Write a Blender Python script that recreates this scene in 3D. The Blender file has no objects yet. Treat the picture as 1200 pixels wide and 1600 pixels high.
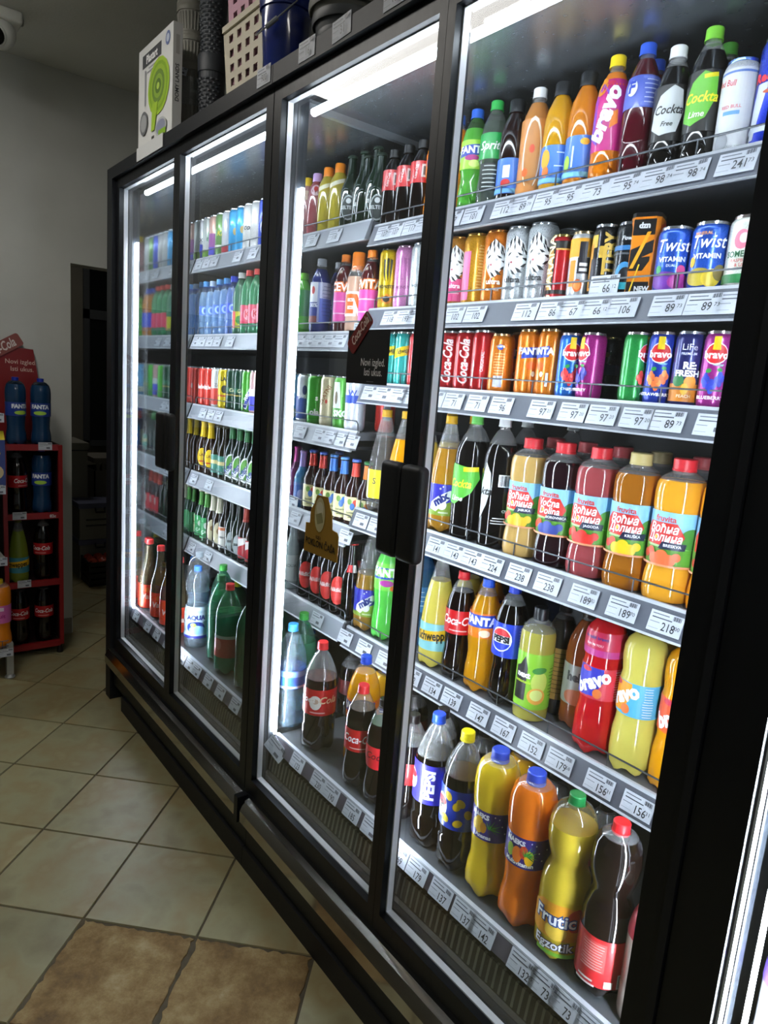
import bpy, bmesh, math, random
from mathutils import Matrix, Vector
random.seed(7)
S = bpy.context.scene
COL = S.collection

# ------------------------------------------------------------------ camera
CAM = Vector((2.27806, -0.90104, 1.44982))
RX = Vector((0.6110166, 0.7880001, 0.0755944))
DN = Vector((0.1885009, -0.0520843, -0.9806909))
FW = Vector((-0.7688473, 0.6134680, -0.1803631))
FPX = 1078.24
cd = bpy.data.cameras.new('camera'); cam = bpy.data.objects.new('camera', cd); COL.objects.link(cam)
cd.sensor_fit = 'HORIZONTAL'; cd.sensor_width = 36.0; cd.lens = FPX / 1200 * 36; cd.clip_start = 0.02
cam.matrix_world = Matrix(((RX.x, -DN.x, -FW.x, CAM.x), (RX.y, -DN.y, -FW.y, CAM.y), (RX.z, -DN.z, -FW.z, CAM.z), (0, 0, 0, 1)))
S.camera = cam

# ------------------------------------------------------------------ world, exposure
w = bpy.data.worlds.new('world'); S.world = w; w.use_nodes = True
w.node_tree.nodes['Background'].inputs[0].default_value = (0.9, 0.95, 1.0, 1)
w.node_tree.nodes['Background'].inputs[1].default_value = 0.04
S.view_settings.view_transform = 'Standard'; S.view_settings.look = 'None'
S.view_settings.gamma = 1.0; S.view_settings.exposure = 0.28; S.view_settings.use_curve_mapping = False
LED_TUBE, LED_STRIP, ROOM_LAMP = 34.0, 150.0, 12.0
try:
    S.cycles.use_denoising = True; S.cycles.max_bounces = 6; S.cycles.transparent_max_bounces = 20; S.cycles.adaptive_threshold = 0.025
    S.cycles.caustics_reflective = False; S.cycles.caustics_refractive = False; S.cycles.sample_clamp_indirect = 4.0
except Exception:
    pass

def at(px, py, Y):
    d = RX * ((px - 600) / FPX) + DN * ((py - 800) / FPX) + FW
    return CAM + d * ((Y - CAM.y) / d.y)

# ------------------------------------------------------------------ materials
def lin(h):
    h = h.lstrip('#'); o = []
    for i in (0, 2, 4):
        c = int(h[i:i + 2], 16) / 255
        o.append(c / 12.92 if c <= 0.04045 else ((c + 0.055) / 1.055) ** 2.4)
    return (*o, 1.0)
MATS = {}
def mat(h, rough=0.45, metal=0.0, coat=0.0, spec=0.5):
    k = ('p', h, rough, metal, coat, spec)
    if k in MATS: return MATS[k]
    m = bpy.data.materials.new('surface_' + h.strip('#')); m.use_nodes = True
    b = m.node_tree.nodes['Principled BSDF']
    b.inputs['Base Color'].default_value = lin(h); b.inputs['Roughness'].default_value = rough
    b.inputs['Metallic'].default_value = metal; b.inputs['Coat Weight'].default_value = coat
    b.inputs['Specular IOR Level'].default_value = spec
    nz = m.node_tree.nodes.new('ShaderNodeTexNoise'); nz.inputs['Scale'].default_value = 60
    mp = m.node_tree.nodes.new('ShaderNodeMapRange'); mp.inputs[3].default_value = rough * 0.85; mp.inputs[4].default_value = min(1, rough * 1.15)
    m.node_tree.links.new(nz.outputs[0], mp.inputs[0]); m.node_tree.links.new(mp.outputs[0], b.inputs['Roughness'])
    MATS[k] = m; return m
def liquid(h, trans=0.3):
    trans *= 0.7; k = ('l', h, trans)
    if k in MATS: return MATS[k]
    m = bpy.data.materials.new('liquid_' + h.strip('#')); m.use_nodes = True; nt = m.node_tree
    b = nt.nodes['Principled BSDF']; out = nt.nodes['Material Output']
    c = lin(h); c = tuple(min(0.92, q * 1.22) for q in c[:3]) + (1,)
    b.inputs['Base Color'].default_value = c; b.inputs['Roughness'].default_value = 0.09
    b.inputs['Coat Weight'].default_value = 0.6; b.inputs['Coat Roughness'].default_value = 0.04
    t = nt.nodes.new('ShaderNodeBsdfTranslucent'); t.inputs[0].default_value = c
    mx = nt.nodes.new('ShaderNodeMixShader'); mx.inputs[0].default_value = trans
    nt.links.new(b.outputs[0], mx.inputs[1]); nt.links.new(t.outputs[0], mx.inputs[2]); nt.links.new(mx.outputs[0], out.inputs[0])
    MATS[k] = m; return m
def clear(h='FFFFFF', haze=0.06, base=0.05, rough=0.03):
    """thin clear plastic or glass: tinted see-through sheet with a sheen that grows towards its edges"""
    k = ('c', h, haze, base, rough)
    if k in MATS: return MATS[k]
    m = bpy.data.materials.new('clear_' + h.strip('#')); m.use_nodes = True; nt = m.node_tree
    nt.nodes.remove(nt.nodes['Principled BSDF']); out = nt.nodes['Material Output']
    tr = nt.nodes.new('ShaderNodeBsdfTransparent'); tr.inputs[0].default_value = lin(h)
    df = nt.nodes.new('ShaderNodeBsdfDiffuse'); df.inputs[0].default_value = lin(h)
    gl = nt.nodes.new('ShaderNodeBsdfGlossy'); gl.inputs['Roughness'].default_value = rough
    m1 = nt.nodes.new('ShaderNodeMixShader'); m1.inputs[0].default_value = haze
    nt.links.new(tr.outputs[0], m1.inputs[1]); nt.links.new(df.outputs[0], m1.inputs[2])
    lw = nt.nodes.new('ShaderNodeLayerWeight'); lw.inputs[0].default_value = 0.5
    pw = nt.nodes.new('ShaderNodeMath'); pw.operation = 'POWER'; pw.inputs[1].default_value = 4.0
    mr = nt.nodes.new('ShaderNodeMapRange'); mr.inputs[3].default_value = base; mr.inputs[4].default_value = 0.75
    nt.links.new(lw.outputs['Facing'], pw.inputs[0]); nt.links.new(pw.outputs[0], mr.inputs[0])
    m2 = nt.nodes.new('ShaderNodeMixShader'); nt.links.new(mr.outputs[0], m2.inputs[0])
    nt.links.new(m1.outputs[0], m2.inputs[1]); nt.links.new(gl.outputs[0], m2.inputs[2]); nt.links.new(m2.outputs[0], out.inputs[0])
    MATS[k] = m; return m
def emit(h, s, name='lamp'):
    k = ('e', h, s)
    if k in MATS: return MATS[k]
    m = bpy.data.materials.new(name); m.use_nodes = True; nt = m.node_tree
    nt.nodes.remove(nt.nodes['Principled BSDF'])
    e = nt.nodes.new('ShaderNodeEmission'); e.inputs[0].default_value = lin(h); e.inputs[1].default_value = s
    nt.links.new(e.outputs[0], nt.nodes['Material Output'].inputs[0]); MATS[k] = m; return m
def mottled(name, stops, scale, rough=0.5, bump=0.0, bscale=40, detail=6, vary=0.0, spec=0.5):
    m = bpy.data.materials.new(name); m.use_nodes = True; nt = m.node_tree; b = nt.nodes['Principled BSDF']
    tc = nt.nodes.new('ShaderNodeTexCoord'); oi = nt.nodes.new('ShaderNodeObjectInfo')
    ad = nt.nodes.new('ShaderNodeVectorMath'); ad.operation = 'ADD'
    sc = nt.nodes.new('ShaderNodeVectorMath'); sc.operation = 'SCALE'; sc.inputs[3].default_value = 37.0
    cb = nt.nodes.new('ShaderNodeCombineXYZ')
    for i in range(3): nt.links.new(oi.outputs['Random'], cb.inputs[i])
    nt.links.new(cb.outputs[0], sc.inputs[0]); nt.links.new(tc.outputs['Object'], ad.inputs[0]); nt.links.new(sc.outputs[0], ad.inputs[1])
    nz = nt.nodes.new('ShaderNodeTexNoise'); nz.inputs['Scale'].default_value = scale; nz.inputs['Detail'].default_value = detail
    nt.links.new(ad.outputs[0], nz.inputs['Vector'])
    cr = nt.nodes.new('ShaderNodeValToRGB'); els = cr.color_ramp.elements
    while len(els) < len(stops): els.new(0.5)
    for e, (p, c) in zip(els, stops): e.position = p; e.color = lin(c)
    nt.links.new(nz.outputs[0], cr.inputs[0])
    if vary:
        hs = nt.nodes.new('ShaderNodeHueSaturation'); mr = nt.nodes.new('ShaderNodeMapRange')
        mr.inputs[3].default_value = 1 - vary; mr.inputs[4].default_value = 1 + vary
        nt.links.new(oi.outputs['Random'], mr.inputs[0]); nt.links.new(mr.outputs[0], hs.inputs['Value'])
        nt.links.new(cr.outputs[0], hs.inputs['Color']); nt.links.new(hs.outputs[0], b.inputs['Base Color'])
    else:
        nt.links.new(cr.outputs[0], b.inputs['Base Color'])
    b.inputs['Roughness'].default_value = rough; b.inputs['Specular IOR Level'].default_value = spec
    if bump:
        n2 = nt.nodes.new('ShaderNodeTexNoise'); n2.inputs['Scale'].default_value = bscale; n2.inputs['Detail'].default_value = 8
        nt.links.new(ad.outputs[0], n2.inputs['Vector'])
        bp = nt.nodes.new('ShaderNodeBump'); bp.inputs['Strength'].default_value = bump; bp.inputs['Distance'].default_value = 0.004
        nt.links.new(n2.outputs[0], bp.inputs['Height']); nt.links.new(bp.outputs[0], b.inputs['Normal'])
    return m

M_BLACK = mat('101319', 0.5, 0, 0, 0.35); M_BLACK2 = mat('0A0D12', 0.4, 0, 0, 0.35); M_STEEL = mat('B9B4AA', 0.12, 1.0)
M_GREY = mat('6C6E74', 0.45, 0.3); M_RAIL = mat('5A5E68', 0.35); M_RAIL_A = mat('878B93', 0.35); M_LIP = mat('B4B8BE', 0.3)
M_DARK = mat('1E2024', 0.5); M_MIRROR = mat('CDD2D5', 0.05, 1.0); M_INROOF = mat('7C8288', 0.26, 0.7)
M_WIRE = mat('5A5C60', 0.35, 0.6); M_SPACER = mat('E8E8EC', 0.3); M_PAPER = mat('C3C7CF', 0.6)
M_PANE = clear('F4F8F8', 0.008, 0.045, 0.015); M_DECK = mat('55585C', 0.4, 0.4)

# ------------------------------------------------------------------ mesh helpers
class MB:
    def __init__(s): s.v = []; s.f = []; s.m = []; s.mats = []
    def mi(s, m):
        if m not in s.mats: s.mats.append(m)
        return s.mats.index(m)
    def face(s, idx, m): s.f.append(idx); s.m.append(s.mi(m))
    def box(s, x0, x1, y0, y1, z0, z1, m, T=None):
        b = len(s.v); P = [(x0, y0, z0), (x1, y0, z0), (x1, y1, z0), (x0, y1, z0), (x0, y0, z1), (x1, y0, z1), (x1, y1, z1), (x0, y1, z1)]
        if T: P = [tuple(T @ Vector(p)) for p in P]
        s.v += P
        for q in ((0, 3, 2, 1), (4, 5, 6, 7), (0, 1, 5, 4), (1, 2, 6, 5), (2, 3, 7, 6), (3, 0, 4, 7)): s.face([b + i for i in q], m)
        return s
    def quad(s, pts, m):
        b = len(s.v); s.v += [tuple(p) for p in pts]; s.face(list(range(b, b + len(pts))), m); return s
    def prism(s, poly, axis, a0, a1, m):
        """extrude polygon (list of 2-tuples) along axis 'x','y' or 'z'"""
        n = len(poly); b = len(s.v)
        for a in (a0, a1):
            for p, q in poly: s.v.append({'x': (a, p, q), 'y': (p, a, q), 'z': (p, q, a)}[axis])
        for i in range(n): s.face([b + i, b + (i + 1) % n, b + n + (i + 1) % n, b + n + i], m)
        s.face([b + i for i in range(n)][::-1], m); s.face([b + n + i for i in range(n)], m); return s
    def lathe(s, prof, mfun, seg=24, petal=0.0, sq=0.0, c=(0, 0, 0)):
        """prof: (r,z) from bottom to top; mfun(z) gives the material"""
        b = len(s.v); rings = []
        for (r, z) in prof:
            if r < 1e-6: rings.append([len(s.v)]); s.v.append((c[0], c[1], c[2] + z)); continue
            ring = []
            for k in range(seg):
                a = 2 * math.pi * k / seg; rr = r
                if sq: rr = r * (1 + sq * (math.cos(4 * a) * -0.5))
                zz = z + (petal * (0.5 - 0.5 * math.cos(5 * a)) if petal and z < 0.02 else 0)
                ring.append(len(s.v)); s.v.append((c[0] + rr * math.sin(a), c[1] - rr * math.cos(a), c[2] + zz))
            rings.append(ring)
        for (A, B), (p, q) in zip(zip(rings, rings[1:]), zip(prof, prof[1:])):
            m = mfun((p[1] + q[1]) / 2)
            for k in range(seg):
                k2 = (k + 1) % seg
                if len(A) == 1 and len(B) > 1: s.face([A[0], B[k2], B[k]], m)
                elif len(B) == 1 and len(A) > 1: s.face([A[k], A[k2], B[0]], m)
                elif len(A) > 1: s.face([A[k], A[k2], B[k2], B[k]], m)
        return s
    def tube(s, pts, r, m, seg=6, closed=False):
        P = [Vector(p) for p in pts]; n = len(P); b = len(s.v)
        for i, p in enumerate(P):
            t = (P[(i + 1) % n] - P[i - 1]) if closed else (P[min(i + 1, n - 1)] - P[max(i - 1, 0)])
            t.normalize(); up = Vector((0, 0, 1)) if abs(t.z) < 0.9 else Vector((1, 0, 0))
            a = t.cross(up).normalized(); c = t.cross(a)
            for k in range(seg):
                an = 2 * math.pi * k / seg; q = p + a * (r * math.cos(an)) + c * (r * math.sin(an)); s.v.append(tuple(q))
        for i in range(n if closed else n - 1):
            j = (i + 1) % n
            for k in range(seg):
                k2 = (k + 1) % seg; s.face([b + i * seg + k, b + i * seg + k2, b + j * seg + k2, b + j * seg + k], m)
        if not closed:
            s.face([b + k for k in range(seg)][::-1], m); s.face([b + (n - 1) * seg + k for k in range(seg)], m)
        return s
    def mesh(s, name, smooth=False):
        me = bpy.data.meshes.new(name); me.from_pydata(s.v, [], s.f)
        for m in s.mats: me.materials.append(m)
        me.polygons.foreach_set('material_index', s.m)
        if smooth: me.polygons.foreach_set('use_smooth', [True] * len(s.f))
        me.update()
        if smooth:
            try: me.set_sharp_from_angle(angle=math.radians(40))
            except Exception: pass
        return me
    def build(s, name, parent=None, smooth=False, loc=None):
        return link(name, s.mesh(name, smooth), parent, loc)
def link(name, me, parent=None, loc=None):
    o = bpy.data.objects.new(name, me); COL.objects.link(o)
    if parent: o.parent = parent
    if loc: o.location = loc
    return o
def tag(o, label=None, cat=None, group=None, kind=None):
    if label: o['label'] = label
    if cat: o['category'] = cat
    if group: o['group'] = group
    if kind: o['kind'] = kind
    return o
def thing(name, label, cat, loc=(0, 0, 0), rz=0, group=None):
    o = bpy.data.objects.new(name, None); COL.objects.link(o); o.location = loc; o.rotation_euler = (0, 0, rz)
    o.empty_display_size = 0.05
    return tag(o, label, cat, group)
def rbox(x0, x1, y0, y1, z0, z1, r, m, seg=3, name='block'):
    """box with rounded edges"""
    bm = bmesh.new(); bmesh.ops.create_cube(bm, size=1)
    for v in bm.verts: v.co = Vector((x0 + (v.co.x + .5) * (x1 - x0), y0 + (v.co.y + .5) * (y1 - y0), z0 + (v.co.z + .5) * (z1 - z0)))
    bmesh.ops.bevel(bm, geom=bm.edges[:], offset=r, segments=seg, affect='EDGES', profile=0.5)
    me = bpy.data.meshes.new(name); bm.to_mesh(me); bm.free(); me.materials.append(m)
    me.polygons.foreach_set('use_smooth', [True] * len(me.polygons)); return me

# ------------------------------------------------------------------ print: lettering and flat shapes, wrapped on a cylinder or laid flat
TXT = {}
def text2d(t, shear=0.0, bold=0.0):
    k = (t, shear, bold)
    if k in TXT: return TXT[k]
    cu = bpy.data.curves.new('lettering', 'FONT'); cu.body = t; cu.align_x = 'CENTER'; cu.align_y = 'CENTER'
    cu.shear = shear; cu.offset = bold; cu.resolution_u = 2; cu.size = 1.0
    ob = bpy.data.objects.new('lettering', cu)
    me = bpy.data.meshes.new_from_object(ob)
    V = [(v.co.x, v.co.y) for v in me.vertices]; F = [tuple(p.vertices) for p in me.polygons]
    bpy.data.objects.remove(ob); bpy.data.curves.remove(cu); bpy.data.meshes.remove(me)
    TXT[k] = (V, F); return V, F
def make_print(shapes, r=None, name='label_print', z0=0.0, h=1.0, uw=None, curve=None):
    """shapes in label units: u in radii (or in uw when flat), v and sizes in label heights; r None lays it flat in XZ facing -Y"""
    uw = r if r else uw
    verts, faces, mids, mats = [], [], [], []
    step = (r * 0.16) if r else 1e9
    for li, sh in enumerate(shapes):
        kind = sh[0]; bm = None; V = []; F = []
        if kind == 'R':
            _, u, v, ww, hh, c = sh[:6]; a = sh[6] if len(sh) > 6 else 0
            W, H = ww * uw, hh * h
            V = [(-W / 2, -H / 2), (W / 2, -H / 2), (W / 2, H / 2), (-W / 2, H / 2)]; F = [(0, 1, 2, 3)]
        elif kind == 'E':
            _, u, v, ww, hh, c = sh[:6]; a = sh[6] if len(sh) > 6 else 0
            W, H = ww * uw / 2, hh * h / 2; n = 16
            V = [(W * math.cos(2 * math.pi * i / n), H * math.sin(2 * math.pi * i / n)) for i in range(n)]; F = [tuple(range(n))]
        elif kind == 'P':
            _, u, v, pts, c = sh[:5]; a = sh[5] if len(sh) > 5 else 0
            V = [(p * uw, q * h) for p, q in pts]; F = [tuple(range(len(pts)))]
        elif kind == 'T':
            _, t, u, v, size, c = sh[:6]; o = sh[6] if len(sh) > 6 else {}
            a = o.get('rot', 0); V, F = text2d(t, o.get('shear', 0.0), o.get('bold', 0.015)); k = size * h
            V = [(x * k * o.get('wx', 1.0), y * k) for x, y in V]
        ca, sa = math.cos(math.radians(a)), math.sin(math.radians(a))
        V = [(u * uw + x * ca - y * sa, z0 + v * h + x * sa + y * ca) for x, y in V]
        bm = bmesh.new(); bv = [bm.verts.new((x, 0, y)) for x, y in V]
        for f in F:
            try: bm.faces.new([bv[i] for i in f])
            except ValueError: pass
        if r and V:
            if any(len(f.verts) > 4 for f in bm.faces): bmesh.ops.triangulate(bm, faces=[f for f in bm.faces if len(f.verts) > 4])
            lo, hi = min(p[0] for p in V), max(p[0] for p in V)
            x = math.ceil(lo / step) * step
            while x < hi:
                bmesh.ops.bisect_plane(bm, geom=bm.verts[:] + bm.edges[:] + bm.faces[:], plane_co=(x, 0, 0), plane_no=(1, 0, 0)); x += step
        m = mat(c, 0.4) if isinstance(c, str) else c
        if m not in mats: mats.append(m)
        b = len(verts); off = 0.0004 + 0.00022 * li; bm.verts.index_update()
        for vv in bm.verts:
            if r:
                an = vv.co.x / r; rr = r * (curve((vv.co.z - z0) / h) if curve else 1) + off
                verts.append((rr * math.sin(an), -rr * math.cos(an), vv.co.z))
            else: verts.append((vv.co.x, -off, vv.co.z))
        for f in bm.faces:
            f.normal_update(); idx = [b + q.index for q in f.verts]
            if f.normal.y > 0: idx.reverse()
            faces.append(idx); mids.append(mats.index(m))
        bm.free()
    me = bpy.data.meshes.new(name); me.from_pydata(verts, [], faces)
    for m in mats: me.materials.append(m)
    me.polygons.foreach_set('material_index', mids); me.update(); return me

# ================================================================== THE SETTING
M_WALL = mottled('painted_plaster', [(0.3, 'BFC1BC'), (0.7, 'CCCEC9')], 3.0, 0.75, 0.08, 60)
M_CEIL = mottled('ceiling_paint', [(0.3, 'D8D9D3'), (0.7, 'E2E3DD')], 2.5, 0.8, 0.25, 90)
M_TILE = mottled('beige_tile', [(0.28, '7E7455'), (0.45, '908A68'), (0.6, '8B7C57'), (0.75, '9B9572')], 7.0, 0.42, 0.05, 30, 8, 0.10)
M_WORN = mottled('worn_tile', [(0.30, '5E4A30'), (0.45, '85693F'), (0.56, '9E8558'), (0.72, 'BCAA84')], 9.0, 0.75, 1.0, 70, 15, 0.03)
for n_ in M_WORN.node_tree.nodes:
    if n_.type == 'TEX_NOISE': n_.inputs['Roughness'].default_value = 0.74
M_GROUT = mottled('grout', [(0.3, '4A4232'), (0.7, '5A5140')], 40, 0.9)
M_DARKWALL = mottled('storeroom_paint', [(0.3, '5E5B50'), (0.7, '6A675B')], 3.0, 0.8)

floor = MB().quad([(-5, -4.6, -0.004), (5.5, -4.6, -0.004), (5.5, 1.6, -0.004), (-5, 1.6, -0.004)], M_GROUT).build('floor')
tag(floor, 'beige square floor tiles laid diagonally with dark grout', kind='structure')
TS, PHI, O0 = 0.3121, 0.7943, Vector((-1.1845, -0.0363))
U = Vector((math.cos(PHI), math.sin(PHI))); Vv = Vector((-math.sin(PHI), math.cos(PHI)))
def tile_mesh(m, name, rough_edge=False):
    h = TS / 2 - 0.0028; bm = bmesh.new()
    if not rough_edge:
        P = [(-h, -h), (h, -h), (h, h), (-h, h)]
    else:
        P = []
        for (ax, ay, bx, by) in ((-h, -h, h, -h), (h, -h, h, h), (h, h, -h, h), (-h, h, -h, -h)):
            for k in range(24):
                t = k / 24; n = Vector((by - ay, -(bx - ax))).normalized(); e = -random.random() ** 2 * 0.009
                P.append((ax + (bx - ax) * t + n.x * e, ay + (by - ay) * t + n.y * e))
    top = [bm.verts.new((x * 0.994, y * 0.994, 0.0)) for x, y in P]; low = [bm.verts.new((x, y, -0.004)) for x, y in P]
    bm.faces.new(top); n = len(P)
    for i in range(n): bm.faces.new((low[i], low[(i + 1) % n], top[(i + 1) % n], top[i]))
    me = bpy.data.meshes.new(name); bm.to_mesh(me); bm.free(); me.materials.append(m); return me
TM = tile_mesh(M_TILE, 'tile'); TW = [tile_mesh(M_WORN, 'worn_tile', True) for _ in range(2)]
for i in range(-14, 22):
    for j in range(-16, 22):
        p = O0 + U * (TS * (i + 0.5)) - Vv * (TS * (j + 0.5))
        if not (-4.0 < p.x < 2.9 and -1.75 < p.y < 1.1): continue
        if p.y > 0.18 and -0.75 < p.x: continue
        if p.x < -1.9 and not (0.0 < p.y < 1.1): continue
        worn = (i, j) in ((3, 5), (4, 5))
        o = link('floor_tile', TW[i - 3] if worn else TM, floor); o.location = (p.x, p.y, 0.0)
        o.rotation_euler = (0, 0, PHI + (0 if worn else random.choice((0, 1, 2, 3)) * math.pi / 2))

CZ, WX = 2.787, -1.53
tag(MB().box(-1.65, 5.5, -4.6, 1.0, CZ, CZ + 0.1, M_CEIL).build('ceiling'), 'dim grey painted ceiling', kind='structure')
wl = MB()
wl.box(WX - 0.12, WX, -4.6, 0.036, 0, CZ, M_WALL); wl.box(WX - 0.12, WX, 0.036, 1.0, 1.925, CZ, M_WALL); wl.box(WX - 0.12, WX, 0.92, 1.0, 0, 1.925, M_WALL)
tag(wl.build('wall_left'), 'grey plaster wall with an open doorway', kind='structure')
tag(MB().box(WX, WX + 0.012, -4.6, 0.03, 0, 0.085, mat('77746A', 0.5)).build('baseboard_left'), 'grey tiled skirting along the end wall', kind='structure')
tag(MB().box(WX, 5.5, 0.9, 1.0, 0, CZ, M_WALL).build('wall_back'), 'grey wall behind the coolers', kind='structure')
tag(MB().box(5.4, 5.5, -4.6, 1.0, 0, CZ, M_WALL).build('wall_right'), 'grey side wall of the shop', kind='structure')
tag(MB().box(WX, 5.5, -4.6, -4.5, 0, CZ, M_WALL).build('wall_front'), 'grey wall across the shop', kind='structure')
# storeroom beyond the doorway
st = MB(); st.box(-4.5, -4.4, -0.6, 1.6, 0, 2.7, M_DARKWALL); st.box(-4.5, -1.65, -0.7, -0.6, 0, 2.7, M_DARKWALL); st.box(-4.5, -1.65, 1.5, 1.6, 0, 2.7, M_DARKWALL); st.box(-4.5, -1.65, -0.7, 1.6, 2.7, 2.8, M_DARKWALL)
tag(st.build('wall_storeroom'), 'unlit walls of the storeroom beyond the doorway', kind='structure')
wn = MB(); wn.box(-4.4, -4.37, 0.88, 1.45, 0.75, 2.35, mat('0B0F10', 0.15)); win = wn.build('window_1'); tag(win, 'dark storeroom window with a crossbar', kind='structure')
wf = MB(); M_WF = mat('35383A', 0.5)
wf.box(-4.37, -4.34, 0.835, 0.885, 0.7, 2.4, M_WF); wf.box(-4.37, -4.34, 0.835, 1.5, 1.83, 1.91, M_WF); wf.box(-4.37, -4.34, 0.835, 1.5, 0.7, 0.75, M_WF); wf.box(-4.37, -4.34, 0.835, 1.5, 2.35, 2.4, M_WF)
wf.build('window_frame', win)

# ceiling lamps of the shop (out of view, above and behind the photographer)
def ceiling_lamp(x, y, lx, ly, label, strength=None, z=CZ):
    t = thing('ceiling_lamp', label, 'lamp', (x, y, z - 0.06))
    MB().box(-lx - .02, lx + .02, -ly - .02, ly + .02, 0.015, 0.06, mat('D8D8D4', 0.5)).build('housing', t)
    MB().box(-lx, lx, -ly, ly, 0.0, 0.014, emit('FFFAF2', strength or ROOM_LAMP, 'lamp_diffuser')).build('diffuser', t)
ceiling_lamp(-0.1, -0.85, 0.6, 0.12, 'long ceiling lamp over the shop aisle, nearer the end wall')
ceiling_lamp(3.0, -0.85, 0.6, 0.12, 'long ceiling lamp over the shop aisle, nearer the side wall')

ceiling_lamp(-3.3, 0.3, 0.15, 0.15, 'small added fill lamp on the storeroom ceiling', 12.0, 2.7)  # made-up lamp, added to lift the dark storeroom

# ================================================================== COOLERS
A_SH = [1.90, 1.594, 1.304, 1.015, 0.712]; B_SH = [1.88, 1.655, 1.45, 1.08, 0.706]; DECK = 0.42
ZT, ZB = 2.114, 0.292
SHN = ['top', 'second', 'third', 'fourth', 'fifth', 'bottom']
def shelf(parent, x0, x1, z, wire=True, rail=None):
    s = MB(); s.box(x0, x1, 0.305, 0.74, z - 0.022, z, M_GREY)
    s.box(x0, x1, 0.305, 0.74, z - 0.05, z - 0.04, M_DARK); s.box(x0, x0 + .01, 0.305, 0.74, z - .05, z, M_DARK)
    o = s.build('shelf', parent)
    r = MB(); r.prism([(0.300, z + 0.002), (0.305, z + 0.002), (0.300, z - 0.052), (0.280, z - 0.052)], 'x', x0, x1, rail or M_RAIL)
    r.build('price_rail', o)
    MB().prism([(0.302, z + 0.006), (0.309, z + 0.006), (0.309, z), (0.299, z)], 'x', x0, x1, M_LIP).build('rail_lip', o)
    MB().prism([(0.281, z - 0.052), (0.286, z - 0.052), (0.284, z - 0.056), (0.277, z - 0.056)], 'x', x0, x1, M_LIP).build('rail_edge', o)
    if wire:
        g = MB(); zz = z + 0.034; yy = 0.3105
        g.tube([(x0 + .012, yy, z), (x0 + .012, yy, zz - .008), (x0 + .02, yy, zz), (x1 - .02, yy, zz), (x1 - .012, yy, zz - .008), (x1 - .012, yy, z)], 0.0019, M_WIRE)
        n = 8
        for k in range(1, n): x = x0 + (x1 - x0) * k / n; g.tube([(x, yy, z), (x, yy, zz)], 0.0016, M_WIRE)
        g.build('wire_guard', o, True)
    return o
def door(parent, gx0, gx1, fx0, fx1, handle_at):
    f = MB(); y0, y1 = -0.014, 0.026
    f.box(fx0, gx0, y0, y1, ZB - 0.05, ZT + 0.035, M_BLACK2); f.box(gx1, fx1, y0, y1, ZB - 0.05, ZT + 0.035, M_BLACK2)
    f.box(gx0, gx1, y0, y1, ZT, ZT + 0.035, M_BLACK2); f.box(gx0, gx1, y0, y1, ZB - 0.05, ZB, M_BLACK2)
    o = f.build('door', parent)
    p = MB(); p.quad([(gx0, 0.0, ZB), (gx1, 0.0, ZB), (gx1, 0.0, ZT), (gx0, 0.0, ZT)], M_PANE); p.quad([(gx0, 0.02, ZB), (gx0, 0.02, ZT), (gx1, 0.02, ZT), (gx1, 0.02, ZB)], M_PANE)
    p.build('glass_pane', o)
    s = MB(); e = 0.0035
    for (a, b, c, d) in ((gx0, gx0 + e, ZB, ZT), (gx1 - e * .4, gx1, ZB, ZT), (gx0, gx1, ZB, ZB + e), (gx0, gx1, ZT - e * .5, ZT)): s.box(a, b, 0.003, 0.018, c, d, M_SPACER)
    s.build('glass_edge', o)
    hx0, hx1 = handle_at
    me = rbox(hx0, hx1, -0.044, -0.0142, 1.108, 1.302, 0.012, mat('08090B', 0.5), 4, 'handle')
    h = link('handle', me, o)
    return o
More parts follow.
